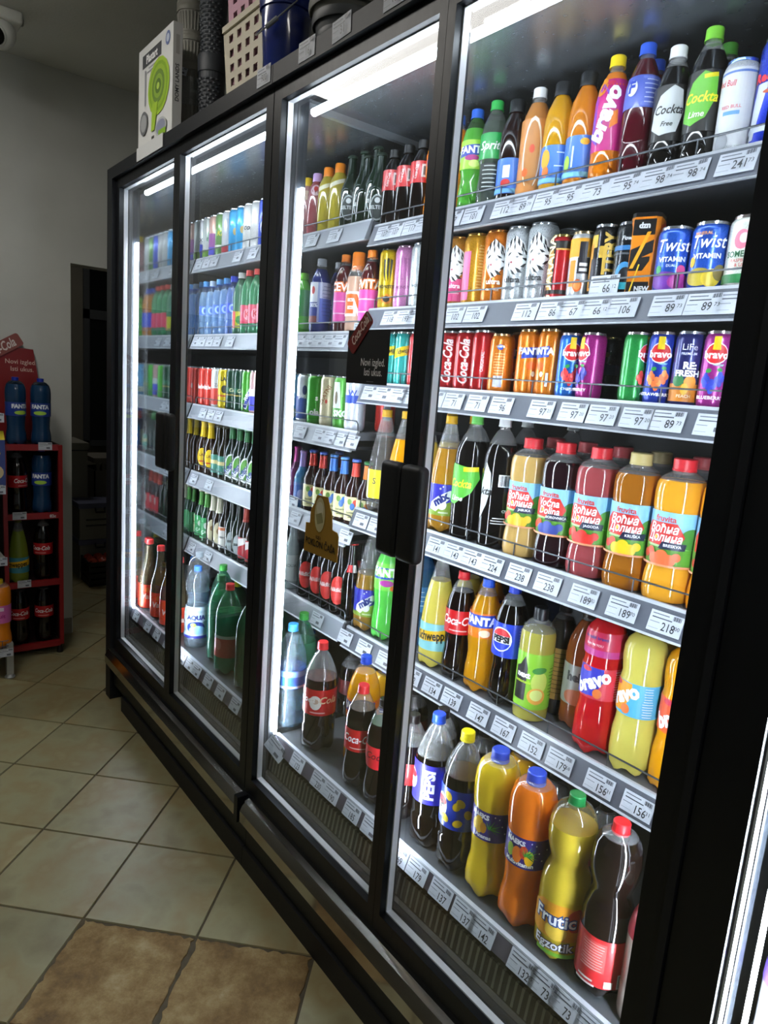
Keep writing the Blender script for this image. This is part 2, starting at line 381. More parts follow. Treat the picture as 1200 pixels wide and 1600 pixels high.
def cooler(x0, x1, doors, shelves, label, led, post_left, post_right, mirror_left, bumper):
    t = thing('drinks_cooler', label, 'cooler', (x0, 0, 0), 0, 'glass-door drinks coolers')
    t.location = (0, 0, 0)
    MB().box(x0, x1, 0.0, 0.84, 2.135, 2.15, M_INROOF).build('inner_roof', t)
    b = MB(); b.box(x0, x1, -0.004, 0.86, 2.15, 2.165, M_BLACK); b.box(x0, x1, -0.03, 0.006, 2.15, 2.192, M_BLACK); b.box(x0, x1, 0.83, 0.86, 2.15, 2.192, M_BLACK); b.build('roof', t)
    MB().box(x0, x1, 0.78, 0.86, 0.2, 2.135, mat('202328', 0.45)).build('back_panel', t)
    k = MB(); k.box(x0 + (0.13 if x0 < -.6 else 0), x1, -0.022, 0.06, 0.0, 0.066, mat('0D0E10', 0.6)); k.build('kick_plate', t)
    k = MB(); k.box(x0, x1, -0.012, 0.84, 0.066, 0.165, mat('1D2022', 0.5)); k.build('base_panel', t)
    k = MB(); k.box(x0, x1, -0.006, 0.80, 0.165, ZB - 0.052, M_BLACK); k.prism([(-0.02, 0.232), (-0.006, 0.232), (-0.006, 0.25), (-0.012, 0.25)], 'x', x0, x1, M_BLACK2); k.build('base_tray', t)
    bx0, bx1 = bumper
    k = MB(); k.prism([(-0.030, 0.166), (-0.008, 0.166), (-0.008, 0.24), (-0.034, 0.232), (-0.047, 0.205), (-0.047, 0.172), (-0.04, 0.166)][::-1], 'x', bx0, bx1, M_STEEL); k.build('bumper_rail', t)
    k = MB(); k.box(bx1, bx1 + 0.022, -0.05, -0.008, 0.163, 0.242, M_BLACK2); k.build('bumper_end', t)
    # inside floor and deck
    k = MB(); k.box(x0 + .03, x1 - .0, 0.055, 0.78, DECK - 0.02, DECK, M_DECK); d = k.build('deck', t)
    r = MB(); r.prism([(0.056, DECK + 0.004), (0.062, DECK + 0.004), (0.062, DECK - 0.034), (0.043, DECK - 0.034)], 'x', x0 + .03, x1, mat('5A5560', 0.35)); r.build('price_rail', d)
    MB().prism([(0.056, DECK + 0.007), (0.066, DECK + 0.007), (0.066, DECK + .003), (0.055, DECK + .003)], 'x', x0 + .03, x1, M_LIP).build('rail_lip', d)
    k = MB(); k.prism([(0.026, ZB - .05), (0.06, ZB - .05), (0.06, DECK - .05), (0.044, DECK - .05), (0.034, 0.318), (0.026, 0.312)], 'x', x0 + .03, x1, mat('4A463E', 0.35, 0.5)); gr = k.build('air_duct', t)
    g = MB(); n = int((x1 - x0) / 0.0165)
    for i in range(n):
        x = x0 + .035 + i * 0.0165
        g.prism([(0.0335, 0.322), (0.041, 0.322), (0.049, DECK - .05), (0.0425, DECK - .05)], 'x', x, x + 0.0055, mat('8A867C', 0.35, 0.6))
    tag(g.build('air_grille', gr), kind='stuff')
    if mirror_left:
        MB().box(-0.705, -0.645, -0.03, 0.86, 0.0, 2.192, M_BLACK).build('side_panel', t)
        MB().box(-0.645, -0.612, 0.066, 0.78, DECK, 2.135, M_MIRROR).build('mirror_panel', t)
    if post_left is not None:
        q = MB(); q.box(post_left[0], post_left[1], 0.027, 0.066, 0.25, 2.14, mat('2E3238', 0.35, 0.4)); q.box(post_left[1] - .002, post_left[1] + .002, 0.034, 0.042, 0.25, 2.14, M_DARK)
        q.build('door_post', t)
    if led is not None:
        lx, ldir = led
        q = MB(); q.box(lx - .0025, lx + .0025, 0.05, 0.058, DECK + 0.005, 1.925, emit('EAF2FF', LED_STRIP, 'led_strip_light')); q.build('led_strip', t)
    q = MB(); tx0, tx1 = (x0 + 0.13 if mirror_left else x0 + 0.05), x1 - 0.06
    q.lathe([(0, 0), (0.006, 0), (0.009, 0.004), (0.009, tx1 - tx0 - .004), (0.006, tx1 - tx0), (0, tx1 - tx0)], lambda z: emit('EEF4FF', LED_TUBE, 'led_tube_light'), 12)
    o = q.build('led_tube', t, True); o.location = (tx0, 0.058, 2.096); o.rotation_euler = (0, math.pi / 2, 0)
    MB().box(x0 + .04, x1 - .01, 0.027, 0.10, 2.129, 2.135, mat('0C0D0F', 0.85, 0, 0, 0.1)).build('lamp_holder', t)  # holder widened and matte black to keep the tube from mirroring in the roof
    for d in doors: door(t, *d)
    return t
GX = [-.6055, -.0501, .001, .5675, .6445, 1.2162, 1.2603, 1.8359]
cA = cooler(-0.645, 0.622, [(GX[0], GX[1], -0.645, -0.0255, (-0.105, -0.03)), (GX[2], GX[3], -0.0245, 0.604, (-0.0225, 0.018))], A_SH,
            'tall black two-door drinks cooler farther from camera, next to the doorway', (-0.597, 1), (-0.645, -0.607), None, True, (-0.66, 0.612))
cB = cooler(0.624, 1.874, [(GX[4], GX[5], 0.608, 1.2382, (1.176, 1.240)), (GX[6], GX[7], 1.2392, 1.872, (1.2415, 1.304))], B_SH,
            'tall black two-door drinks cooler nearest the camera, full of juices', (0.650, 1), (0.606, 0.642), None, False, (0.645, 1.86))
cC = cooler(1.886, 3.15, [(1.959, 2.49, 1.888, 2.515, (2.44, 2.51)), (2.545, 3.1, 2.517, 3.148, (2.522, 2.59))], B_SH,
            'black cooler cut off at the lower right edge of the photo', (1.978, 1), (1.93, 1.957), None, False, (1.905, 3.14))
MB().box(1.874, 1.886, -0.02, 0.84, 0.07, 2.19, M_BLACK).build('joint_strip', cC)
for z in A_SH: shelf(cA, -0.606, 0.616, z, rail=M_RAIL_A)
for z in B_SH: shelf(cB, 0.632, 1.87, z)
for z in (1.62, 1.25, 0.86): shelf(cC, 1.99, 3.1, z)
MB().box(1.868, 1.873, 0.03, 0.78, DECK, 2.135, M_MIRROR).build('inner_side', cB)
MB().box(0.616, 0.631, 0.062, 0.78, 2.118, 2.135, mat('A8ADB2', 0.3, 0.7)).build('roof_seam', cA)
# added lamp strip, unseen behind the right-hand door post, to light that side
MB().box(1.855, 1.86, 0.05, 0.058, DECK + 0.005, 1.925, emit('EAF2FF', LED_STRIP, 'led_strip_light')).build('led_strip', cB)

# added lamp strips, unseen behind the middle door stiles, evening the light on goods
for c_, x_ in ((cA, -.025), (cB, 1.2385)):
    MB().box(x_ - .003, x_ + .003, .028, .031, DECK + .005, 1.925, emit('EAF2FF', LED_STRIP, 'led_strip_light')).build('led_strip', c_)
# ================================================================== DRINKS: shapes
def profile(kind, R, H):
    n = 0.0125
    if kind == 'pet':
        P = [(0, .004), (.55, .0), (.84, .006), (.97, .03), (1, .07), (1, .24), (.965, .255), (1, .27), (1, .60), (.97, .67), (.86, .75), (.64, .83), (.45, .885)]
    elif kind == 'contour':
        P = [(0, .004), (.55, 0), (.82, .006), (.97, .035), (1, .09), (.985, .2), (.91, .28), (.885, .34), (.93, .41), (.985, .45), (.985, .66), (.95, .70), (.82, .78), (.6, .86), (.43, .905)]
    elif kind == 'ball':
        P = [(0, .004), (.55, 0), (.86, .006), (.98, .03), (1, .07), (1, .36), (.985, .44), (.93, .50), (.80, .55), (.73, .585), (.74, .61), (.83, .65), (.92, .70), (.955, .76), (.94, .82), (.85, .88), (.65, .925), (.4, .95)]
    elif kind == 'wave':
        P = [(0, .004), (.55, 0), (.86, .006), (.99, .04), (1, .10), (.95, .18), (.86, .25), (.87, .33), (.90, .38), (.92, .42), (.92, .60), (.97, .64), (1, .70), (1, .78), (.96, .845), (.84, .90), (.6, .938), (.42, .95)]
    elif kind == 'bravo':
        P = [(0, .004), (.55, 0), (.84, .006), (.98, .04), (1, .12), (.98, .26), (.9, .33), (.88, .36), (.9, .40), (.92, .62), (.87, .66), (.90, .70), (.94, .76), (.92, .83), (.8, .88), (.5, .925)]
    elif kind == 'cone':
        P = [(0, .004), (.6, 0), (.9, .006), (1, .04), (1, .1), (.99, .36), (.95, .46), (.86, .57), (.72, .68), (.56, .78), (.42, .87), (.33, .92)]
    elif kind == 'jug':
        P = [(0, .004), (.8, 0), (.97, .012), (1.03, .06), (1.03, .13), (.99, .20), (.93, .25), (.92, .3), (.92, .60), (.95, .63), (1, .67), (1, .78), (.97, .825), (.84, .865), (.6, .895), (.46, .91)]; n = 0.019
    elif kind == 'block':
        P = [(0, .004), (.8, 0), (.97, .012), (1, .05), (1, .62), (.97, .70), (.85, .77), (.6, .845), (.42, .89)]
    elif kind == 'stout':
        P = [(0, .004), (.8, 0), (.97, .012), (1, .05), (1, .70), (.98, .77), (.86, .83), (.6, .875), (.42, .90)]
    elif kind == 'beer':
        P = [(0, .004), (.85, 0), (.97, .008), (1, .03), (1, .50), (.97, .545), (.82, .61), (.6, .675), (.47, .74), (.43, .82)]; n = R * 0.39
    elif kind == 'longneck':
        P = [(0, .004), (.85, 0), (.97, .008), (1, .03), (1, .38), (.97, .44), (.84, .53), (.66, .61), (.5, .70), (.42, .78), (.37, .86)]; n = R * 0.33
    elif kind == 'water':
        P = [(0, .004), (.6, 0), (.88, .006), (1, .03), (1, .1), (.96, .115), (1, .13), (1, .24), (.96, .255), (1, .27), (1, .36), (.97, .38), (.97, .56), (1, .58), (.98, .66), (.86, .75), (.6, .85), (.4, .905)]
    return [(r * R, z * H) for r, z in P], n
class Design: pass
DES = {}
def bottle(key, name, cat, kind, R, H, liq, cap, desc, fill=0.84, neck='FFFFFF', labels=(), caph=0.017, capr=None, capk='screw', trans=0.3, wall=None, petal=None, sq=0.0, foil=None):
    d = Design(); d.key, d.name, d.cat, d.R, d.H, d.desc = key, name, cat, R, H, desc
    P, n = profile(kind, R, H); cr = capr or n + 0.0025
    if capk == 'crown': cr = n + 0.003; caph = 0.007
    top = H - caph * 0.9
    P = P + [(n, min(.94 * H, top - .012)), (n, top)]
    fz = fill * H
    Q = []; done = False
    for (a, b) in zip(P, P[1:]):
        Q.append(a)
        if not done and a[1] < fz <= b[1]:
            t = (fz - a[1]) / (b[1] - a[1]); Q.append((a[0] + (b[0] - a[0]) * t, fz)); done = True
    Q.append(P[-1]); fr = next(r for r, z in Q if abs(z - fz) < 1e-6) if done else 0
    lm = liq if not isinstance(liq, str) else liquid(liq, trans); nm = clear(neck, 0.10, 0.06, 0.05)
    mb = MB(); pt = petal if petal is not None else (0.012 if kind in ('pet', 'contour', 'ball', 'wave', 'bravo', 'cone') else 0.0)
    mb.lathe(Q, lambda z: lm if z < fz else nm, 26 if not sq else 28, pt * min(1, H / .3), sq)
    if done: mb.lathe([(0, fz - .0005), (fr * .985, fz - .0005)], lambda z: lm, 20)
    d.parts = [('body', mb.mesh(key + '_body', True), None)]
    c = MB(); cm = mat(cap, 0.35)
    if capk == 'crown':
        c.lathe([(cr, top - .002), (cr, top + .001), (cr * .93, top + .005), (cr * .7, top + .007), (0, top + .007)], lambda z: cm, 20)
    else:
        c.lathe([(cr + .0008, top - .006), (cr + .0008, top - .0025), (cr, top - .002), (cr, top + caph * .8), (cr * .9, H), (0, H)], lambda z: cm, 22)
    d.parts.append(('cap', c.mesh(key + '_cap', True), None))
    if foil:
        f = MB(); z0, z1, col = foil
        pr = [(r + .0006, z) for r, z in P]
        def rad(z):
            for a, b in zip(pr, pr[1:]):
                if a[1] <= z <= b[1]: return a[0] + (b[0] - a[0]) * (z - a[1]) / max(1e-9, b[1] - a[1])
            return pr[-1][0]
        zs = [z0 + (z1 - z0) * i / 6 for i in range(7)]
        f.lathe([(rad(z * H), z * H) for z in zs], lambda z: mat(col, 0.3, 0.2), 20); d.parts.append(('neck_foil', f.mesh(key + '_foil', True), None))
    def rad_at(z):
        for a, b in zip(P, P[1:]):
            if a[1] <= z <= b[1]: return a[0] + (b[0] - a[0]) * (z - a[1]) / max(1e-9, b[1] - a[1])
        return P[-1][0]
    for (z0, z1, col, shapes) in labels:
        zs = [z0 + (z1 - z0) * i / 8 for i in range(9)]
        rr = max(rad_at(z * H) for z in zs) + 0.0006
        follow = (max(rad_at(z * H) for z in zs) - min(rad_at(z * H) for z in zs)) > 0.0035
        cur = (lambda t, z0=z0, z1=z1, rr=rr: (rad_at((z0 + (z1 - z0) * min(1, max(0, t))) * H) + .0006) / rr) if follow else None
        li = len(d.parts)
        if col:
            l = MB(); l.lathe([((rad_at(z * H) + .0006) if follow else rr, z * H) for z in zs], lambda z: mat(col, 0.35, 0, 0.3), 28, 0, sq)
            d.parts.append(('label', l.mesh(key + '_label', True), None))
        if shapes:
            if col: rr2 = rr
            me = make_print(shapes, rr * (1 + sq * 0.5), key + '_print', z0 * H, (z1 - z0) * H, None, cur)
            d.parts.append(('label_print', me, li if col else 0))
    DES[key] = d; return d
def can(key, name, cat, R, H, col, desc, shapes=(), lid='C9CCD0', metal=0.35, bands=(), rim=None):
    d = Design(); d.key, d.name, d.cat, d.R, d.H, d.desc = key, name, cat, R, H, desc
    body = [(0, .004), (R * .74, .003), (R * .80, 0), (R * .84, .001), (R * .95, .007), (R, .014)]
    neckz = H - (.016 if H > .13 else .014)
    zs = sorted({.014, neckz, *[b[0] * H for b in bands], *[b[1] * H for b in bands]})
    body = body + [(R, z) for z in zs if z > .0141] + [(R * .95, neckz + .006), (R * .86, H - .005)]
    bm_ = mat(col, 0.28, metal, 0.5)
    def mf(z):
        for (a, b, c) in bands:
            if a * H <= z <= b * H: return mat(c, 0.28, metal, 0.5)
        return bm_
    d.parts = [('body', MB().lathe(body, mf, 26).mesh(key + '_body', True), None)]
    lm = mat(rim or lid, 0.22, 0.9)
    d.parts.append(('lid', MB().lathe([(R * .86, H - .005), (R * .875, H - .003), (R * .875, H), (R * .83, H), (R * .81, H - .006), (0, H - .006)], lambda z: lm, 26).mesh(key + '_lid', True), None))
    if shapes: d.parts.append(('can_print', make_print(shapes, R, key + '_print', .014, neckz - .014), 0))
    DES[key] = d; return d
def place(key, x, y, z, rz, label, group, cat=None):
    d = DES[key]; o = thing(d.name, label, cat or d.cat, (x, y, z), rz, group); made = []
    for (nm, me, pi) in d.parts: made.append(link(nm, me, o if pi is None else made[pi]))
    return o
B = dict(bold=.03)
def T(t, u, v, s, c, **k):
    k.setdefault('bold', .02); return ('T', t, u, v, s, c, k)
def lines(u, v, w, n, dv, h, c, seed=1):
    rn = random.Random(seed); return [('R', u, v - i * dv, w * (0.7 + .3 * rn.random()), h, c) for i in range(n)]
def barcode(u, v, w, h, bg='F4F4F4', c='202020', n=9):
    return [('R', u, v, w * 1.15, h * 1.15, bg)] + [('R', u - w / 2 + w * (i + .5) / n, v, w / n * (.35 + .4 * ((i * 7) % 3) / 2), h, c) for i in range(n)]
def tiger(dark='18181A', white='F2F2F2', seed=1):
    s = [('P', 0, .66, [(-.75, .02), (-.65, .16), (-.4, .22), (-.1, .3), (.2, .24), (.55, .18), (.85, .02), (.75, -.12), (.4, -.22), (.15, -.3), (-.2, -.34), (-.55, -.2)], white)]
    for (u, v, a, l, t) in [(-.3, .84, 70, .3, .09), (-.1, .89, 85, .26, .08), (.12, .86, 110, .28, .09), (.34, .8, 125, .26, .08), (.52, .7, 150, .34, .08), (.5, .6, 175, .36, .07), (.42, .5, 200, .34, .08), (.2, .42, 160, .4, .09), (-.05, .38, 150, .34, .07), (-.42, .74, 60, .22, .06), (-.3, .66, 30, .26, .05), (.22, .67, 165, .3, .06), (-.05, .78, 95, .2, .05), (.3, .74, 130, .22, .05), (-.28, .5, 80, .18, .05), (.62, .8, 140, .2, .05)]:
        ra = math.radians(a); u *= 1.35; l *= 1.35; t *= 2.4; dx, dy = math.cos(ra) * l / 2, math.sin(ra) * l / 4.6; nx, ny = -math.sin(ra) * t / 2, math.cos(ra) * t / 5
        s.append(('P', u, v, [(-dx, -dy), (nx, ny), (dx, dy), (-nx * .4, -ny * .4)], dark))
    s += [('E', -.22, .535, .16, .035, 'C86E78'), ('E', .12, .62, .13, .03, dark), ('E', .12, .62, .05, .02, 'E8E8E8')]
    return s

# ------------------------------------------------------------------ 0.5 l plastic bottles
FB = '1E3FA8'
bottle('fanta_o', 'soda_bottle', 'bottle', 'contour', .0325, .235, 'E8860C', '2B62C8', 'orange soda bottle with blue cap', .85, labels=[(.46, .66, 'EE7414', [('E', 0, .5, 1.3, .8, 'FFFFFF'), T('FANTA', 0, .5, .42, FB, bold=.04)])])
bottle('fanta_g', 'soda_bottle', 'bottle', 'contour', .0325, .233, '55A83C', '2B62C8', 'green soda bottle with blue cap', .80, neck='9FD88A', labels=[(.40, .68, 'A4D83C', [('P', 0, .62, [(-1.1, -.2), (1.1, -.12), (1.1, .25), (-1.1, .17)], FB), T('FANTA', 0, .65, .34, 'FFFFFF', bold=.04), ('E', 0, .38, 1.1, .2, 'B02A7C'), ('E', .2, .18, .8, .25, 'D8EE80')])])
bottle('sprite', 'soda_bottle', 'bottle', 'contour', .0325, .236, clear('A8B8A8', .18), '2FA84A', 'clear lemonade bottle with green cap', .80, neck='D8E0D8', labels=[(.44, .68, '18A048', [T('Sprite', 0, .5, .46, 'FFFFFF', shear=.3), ('E', .75, .8, .3, .2, 'F2E23C')]), (.14, .4, None, [('R', 0, .5, 1.4, 1, '1B2420')] + lines(0, .9, 1.1, 6, .15, .04, 'C8D0C8'))])
bottle('tea_dark', 'iced_tea_bottle', 'bottle', 'pet', .0325, .222, '1C0806', '17181B', 'dark iced tea bottle with blue label', .88, labels=[(.08, .42, '3E76D6', [('R', -.2, .62, .5, .35, 'F4F4F4'), ('E', -.2, .3, .7, .22, 'C8322A'), ('R', 0, .08, 6.2, .12, '6FB4E0')])], capr=.0175, caph=.024)
bottle('tea_peach', 'iced_tea_bottle', 'bottle', 'pet', .0325, .230, 'C08040', 'EDEDED', 'amber peach tea bottle with white cap', .86, labels=[(.1, .70, 'CC8440', [('E', 0, .48, 1.25, 1.1, 'F2E4D0'), ('E', 0, .46, 1.05, 1.02, 'C08040'), ('R', 0, -.05, 3, .1, 'CC8440'), ('E', .0, .55, .35, .13, 'D84A28'), ('E', -.35, .2, .4, .13, 'E8641E')])])
bottle('tea_yellow', 'iced_tea_bottle', 'bottle', 'pet', .0325, .224, 'D29A18', '1B1B1D', 'yellow iced tea bottle with black cap and blue label', .88, labels=[(.08, .42, '4C84DA', [('E', -.6, .65, .7, .5, 'E8A020'), ('E', -.5, .3, .5, .3, 'E8742A'), ('R', 0, .08, 6.2, .12, '7FC4DA')] + lines(.5, .8, .9, 2, .35, .03, 'DDE8F4'))], capr=.0175, caph=.024)
bottle('tea_orange', 'iced_tea_bottle', 'bottle', 'pet', .0325, .226, 'CE7C1C', '1B1B1D', 'orange iced tea bottle with black cap and blue label', .88, labels=[(.08, .44, '477CCE', [('E', .35, .85, .6, .16, 'F0B428'), ('R', -.35, .5, .12, .5, 'D8E6C8'), ('E', -.75, .35, .5, .4, '9AC83C'), ('R', 0, .08, 6.2, .12, '7FC4DA')])], capr=.0175, caph=.024)
bottle('bravo05', 'juice_bottle', 'bottle', 'pet', .033, .238, 'E07E14', 'F2D21E', 'orange juice bottle in magenta sleeve with yellow cap', .86, labels=[(.24, .80, 'C4247E', [('E', -.5, .9, .9, .26, 'F09A20'), ('P', -.5, .5, [(-.5, -.3), (.2, -.42), (.7, .3), (.1, .45), (-.5, .2)], '7A3CB0'), ('P', .55, .42, [(-.2, -.12), (.25, -.05), (.2, .14), (-.15, .1)], 'E87A1E'), T('bravo', 0, .5, .34, 'FFFFFF', rot=72, shear=.2, bold=.05), ('E', .15, .94, .6, .06, 'D03A5A')])])
bottle('syrup_red', 'soda_bottle', 'bottle', 'pet', .0325, .240, '4A0A18', '2F59CC', 'dark red soda bottle with blue cap', .88, labels=[(.50, .74, '5568C4', [('R', .35, .5, 1.2, .9, '6F80D4')] + lines(.35, .85, 1.0, 6, .14, .035, 'C8D0F0') + [('E', -.8, .6, .6, .5, 'F0F0F4'), T('F', -.85, .62, .5, '2A48B8', bold=.05)])])
bottle('cockta', 'soda_bottle', 'bottle', 'pet', .0325, .216, '0C0807', 'EDEDED', 'black herbal cola bottle with white cap', .82, labels=[(.22, .66, '161312', [('P', 0, .52, [(-.9, -.28), (-.3, -.42), (.55, -.36), (.85, .0), (.7, .38), (.2, .46), (-.5, .3), (-.85, 0)], 'C9CDCD'), T('Cockta', .0, .55, .22, '141414', shear=.3, wx=.85), T('Free', 0, .3, .12, '3C3C3C', shear=.3)])])
bottle('cockta_g', 'soda_bottle', 'bottle', 'pet', .0325, .226, '0C0807', '7CC83C', 'black herbal cola bottle with green leaf label', .82, labels=[(.22, .66, '14120F', [('P', 0, .52, [(-.9, -.32), (-.3, -.42), (.4, -.3), (.85, .05), (.8, .38), (.1, .46), (-.5, .3), (-.85, 0)], '6CBE3C'), ('R', .45, .9, .7, .07, 'E8D81E', 8), T('Cockta', .0, .55, .24, 'F2E22A', shear=.3, wx=.85), T('Lime', -.1, .28, .14, 'F0F4E8', shear=.2)])])
bottle('back_dark', 'soda_bottle', 'bottle', 'pet', .0325, .226, '0A0A0A', '4C9A30', 'dark bottle with green cap in the back row', .86)
can('rb_white', 'energy_can', 'can', .029, .152, 'CDD0D3', 'white energy drink can with blue rim', [('R', 0, .5, 6.2, 1.0, 'D6D8DA'), T('Red Bull', -.5, .82, .11, 'C8323C', rot=-8, wx=.8), ('R', 0, .95, 6.2, .03, '5A7AC0'), T('RED BULL', 0, .5, .06, 'D86A70'), ('R', .05, .42, .9, .05, '6AA4D8'), ('E', -.3, .05, .8, .25, '9A9DA2')], '6E8CC8', .3)
can('rb_blue', 'energy_can', 'can', .033, .172, '1C38BE', 'tall blue energy drink can at the right edge', [('P', -.7, .3, [(-.5, -.3), (.0, -.3), (.5, .3), (-.1, .3)], 'C9D0DC'), ('P', .95, .3, [(-.4, -.3), (.4, -.3), (.4, .3), (-.1, .3)], 'C9D0DC'), ('E', 0, .56, .5, .12, 'E8B42A'), ('E', 0, .5, .9, .05, 'D05A28'), T('Red Bull', 0, .66, .14, 'E0303C', bold=.04), ('R', 0, .1, 6.2, .06, 'C9D0DC')], 'C9CCD4', .4)
# ------------------------------------------------------------------ tall cans on the second shelf
K5, H5 = .033, .168
can('tiger_pink', 'energy_can', 'can', K5, H5, 'C8862A', 'orange and pink energy can with tiger head', [('R', 0, .2, 6.2, .42, 'E4508C')] + tiger() + [T('ultra', 0, .25, .11, 'F4E8EE', bold=.03), T('Strawberry', 0, .13, .04, 'F4E8EE')], 'B07A40', .4)
can('tiger_gold', 'energy_can', 'can', K5, H5, 'D99A22', 'golden energy can turned to its small print', [('R', -1.25, .4, .8, .82, 'E8709A')] + lines(.2, .9, 1.1, 15, .05, .012, 'F0D890', 3), 'B9924A', .45)
can('tiger_orange', 'energy_can', 'can', K5, H5, 'DD7A1C', 'bright orange energy can with tiger head', tiger() + [T('ultra', 0, .26, .12, 'F6EEE4', bold=.03), T('ORANGE', 0, .13, .05, 'F6EEE4')], 'B9743A', .4)
can('tiger_white', 'energy_can', 'can', K5, H5, 'C9CDCF', 'white energy can with black tiger head', tiger(white='ECEEEE') + [T('ultra', -.1, .26, .13, '17181A', bold=.03), T('Formula', -.25, .12, .05, '3A3C40')], 'B9BCC0', .45)
can('silver_plain', 'energy_can', 'can', K5, H5, 'B4B6BA', 'pale silver energy can', [('R', 0, .2, 6.2, .4, 'D89AB0')] + tiger(white='D8D8DA')[:8], 'A9ACB0', .5)
can('red_gold', 'energy_can', 'can', .0265, .135, 'C01C24', 'red energy can with gold and black trim', [('R', 0, .95, 6.2, .14, '16130F'), ('R', 0, .86, 6.2, .03, 'C8A24A'), ('R', -.85, .45, .8, .85, '1A1512'), ('R', -.85, .45, .5, .8, 'B8862E'), T('GUARANA', -.85, .45, .28, 'F2E2B0', rot=90, bold=.02), ('R', 0, .03, 6.2, .08, '1A1512')], 'C9AE62', .4)
can('orange_black', 'energy_can', 'can', .0265, .135, 'C8CACC', 'orange black and white energy can with orange slice', [('R', 0, .84, 6.2, .35, 'D89A20'), ('R', .2, .8, .6, .3, '1A1820'), ('R', -.55, .35, .5, .5, 'E88A22'), ('R', .3, .5, .9, .3, '1D1A22'), ('R', .3, .52, .6, .06, 'E4E4E4'), ('R', .3, .42, .6, .06, 'E4E4E4'), ('E', 0, .12, .7, .24, 'E8641E'), ('E', 0, .12, .5, .17, 'F29A50')], 'B9A27A', .4)
can('battery', 'energy_can', 'can', .0265, .142, '17161A', 'black energy can with gold bars and lettering', [('R', -.75, .85, .8, .22, 'C9A23A'), ('R', .15, .66, .6, .2, 'C9A23A'), ('R', -.9, .4, .5, .8, 'C8862A'), ('R', -.55, .3, .5, .5, '241F2A'), T('BATTERY', .72, .48, .30, 'D8B04A', rot=90, bold=.05, wx=.8)], 'D8DADC', .4)
can('black_blue', 'energy_can', 'can', .0265, .140, '1A1D22', 'black energy can with blue bands', [T('Power', .1, .86, .1, 'D8DCE0', shear=.3), ('R', 0, .7, 6.2, .08, '2F6FA8'), ('R', 0, .6, 6.2, .03, '4A4E54'), ('E', 0, .25, 1.3, .42, '3E8CC0'), ('E', .1, .22, 1.0, .3, '1A1D22'), ('R', 0, .05, 6.2, .12, '2A9AA8')], '9A9DA2', .4)
d = can('twist_purple', 'soda_can', 'can', .033, .120, '2A5CC8', 'blue vitamin drink can with purple fruit', [('E', -.3, .1, 1.8, .36, '7A3CA8'), ('E', .5, .08, 1.2, .32, 'B43C9A'), ('E', .55, .3, .5, .2, 'D84A8C'), ('E', -.7, .32, .4, .16, '3A9A5A'), T('Twist', -.05, .76, .34, 'FFFFFF', shear=.25, bold=.01, wx=.85), T('VITAMIN', 0, .5, .13, 'FFFFFF', bold=.03), T('DUAL', 0, .38, .07, 'D8E0F4')], 'D4D6DA', .45)
can('twist_yellow', 'soda_can', 'can', .033, .120, '2A5CC8', 'blue vitamin drink can with yellow fruit', [('E', -.3, .12, 1.6, .34, 'C8B03A'), ('E', .35, .1, 1.0, .34, 'E8C83A'), ('E', .75, .2, .7, .3, '8A7A4A'), ('E', -.75, .4, .35, .2, 'E4B42A'), T('Twist', -.05, .76, .34, 'FFFFFF', shear=.25, bold=.01, wx=.85), T('VITAMIN', 0, .5, .13, 'FFFFFF', bold=.03), T('MINERAL', -.3, .92, .08, 'E8A05A', bold=.02)], 'D4D6DA', .45)
can('cider_white', 'soda_can', 'can', .033, .122, 'E4E6DA', 'white and green cider can with peach drawing', [('E', -.05, .72, .8, .34, 'E87A90'), ('E', .05, .74, .45, .18, 'F4C8CC'), ('R', .9, .85, .9, .4, 'D8E27A'), T('SOMERSBY', .1, .46, .15, '1C5A38', bold=.02, wx=.85), T('RASPBERRY', .1, .35, .08, 'C85A5A'), T('& LIME', .1, .27, .08, 'C85A5A'), ('R', 0, .04, 6.2, .16, '2E7A46')], 'D8CBC8', .25)
can('monster_yellow', 'energy_can', 'can', K5, H5, 'DCB810', 'tall yellow energy can with claw mark', [('P', -.3, .72, [(-.12, .18), (.05, .16), (.02, -.1), (.1, -.28), (-.1, -.1)], '2A2A1E'), ('P', 0, .72, [(-.12, .2), (.08, .18), (.02, -.1), (.05, -.26), (-.12, -.08)], '2A2A1E'), ('P', .3, .72, [(-.12, .18), (.08, .16), (.0, -.12), (-.05, -.28), (-.12, -.08)], '2A2A1E'), T('MONSTER', 0, .36, .09, '3A3A28', bold=.03), ('E', 0, .12, 1.0, .2, 'E88A1E'), ('E', 0, .12, .6, .12, '2A2418')], '2A2A28', .4)
can('monster_pink', 'energy_can', 'can', K5, H5, 'D98ABF', 'tall pink energy can with claw mark', [('P', u, .7, [(-.1, .18), (.04, .16), (.02, -.1), (.06, -.28), (-.08, -.1)], 'A85A94') for u in (-.3, 0, .3)] + [T('MONSTER', 0, .32, .08, '8A4A78', bold=.02)], 'C9A0B8', .4)
can('monster_white', 'energy_can', 'can', K5, H5, 'D2D8D8', 'tall white energy can with claw mark', [('P', u, .7, [(-.1, .18), (.04, .16), (.02, -.1), (.06, -.28), (-.08, -.1)], 'A8B0B2') for u in (-.3, 0, .3)] + [T('MONSTER', 0, .32, .08, '7A8286', bold=.02)], 'B9BEC0', .4)
can('monster_black', 'energy_can', 'can', K5, H5, '1A1A1A', 'black energy can in the back row', [T('Monster', 0, .85, .14, 'E8E8DC', shear=.3)], '3A3A38', .4)
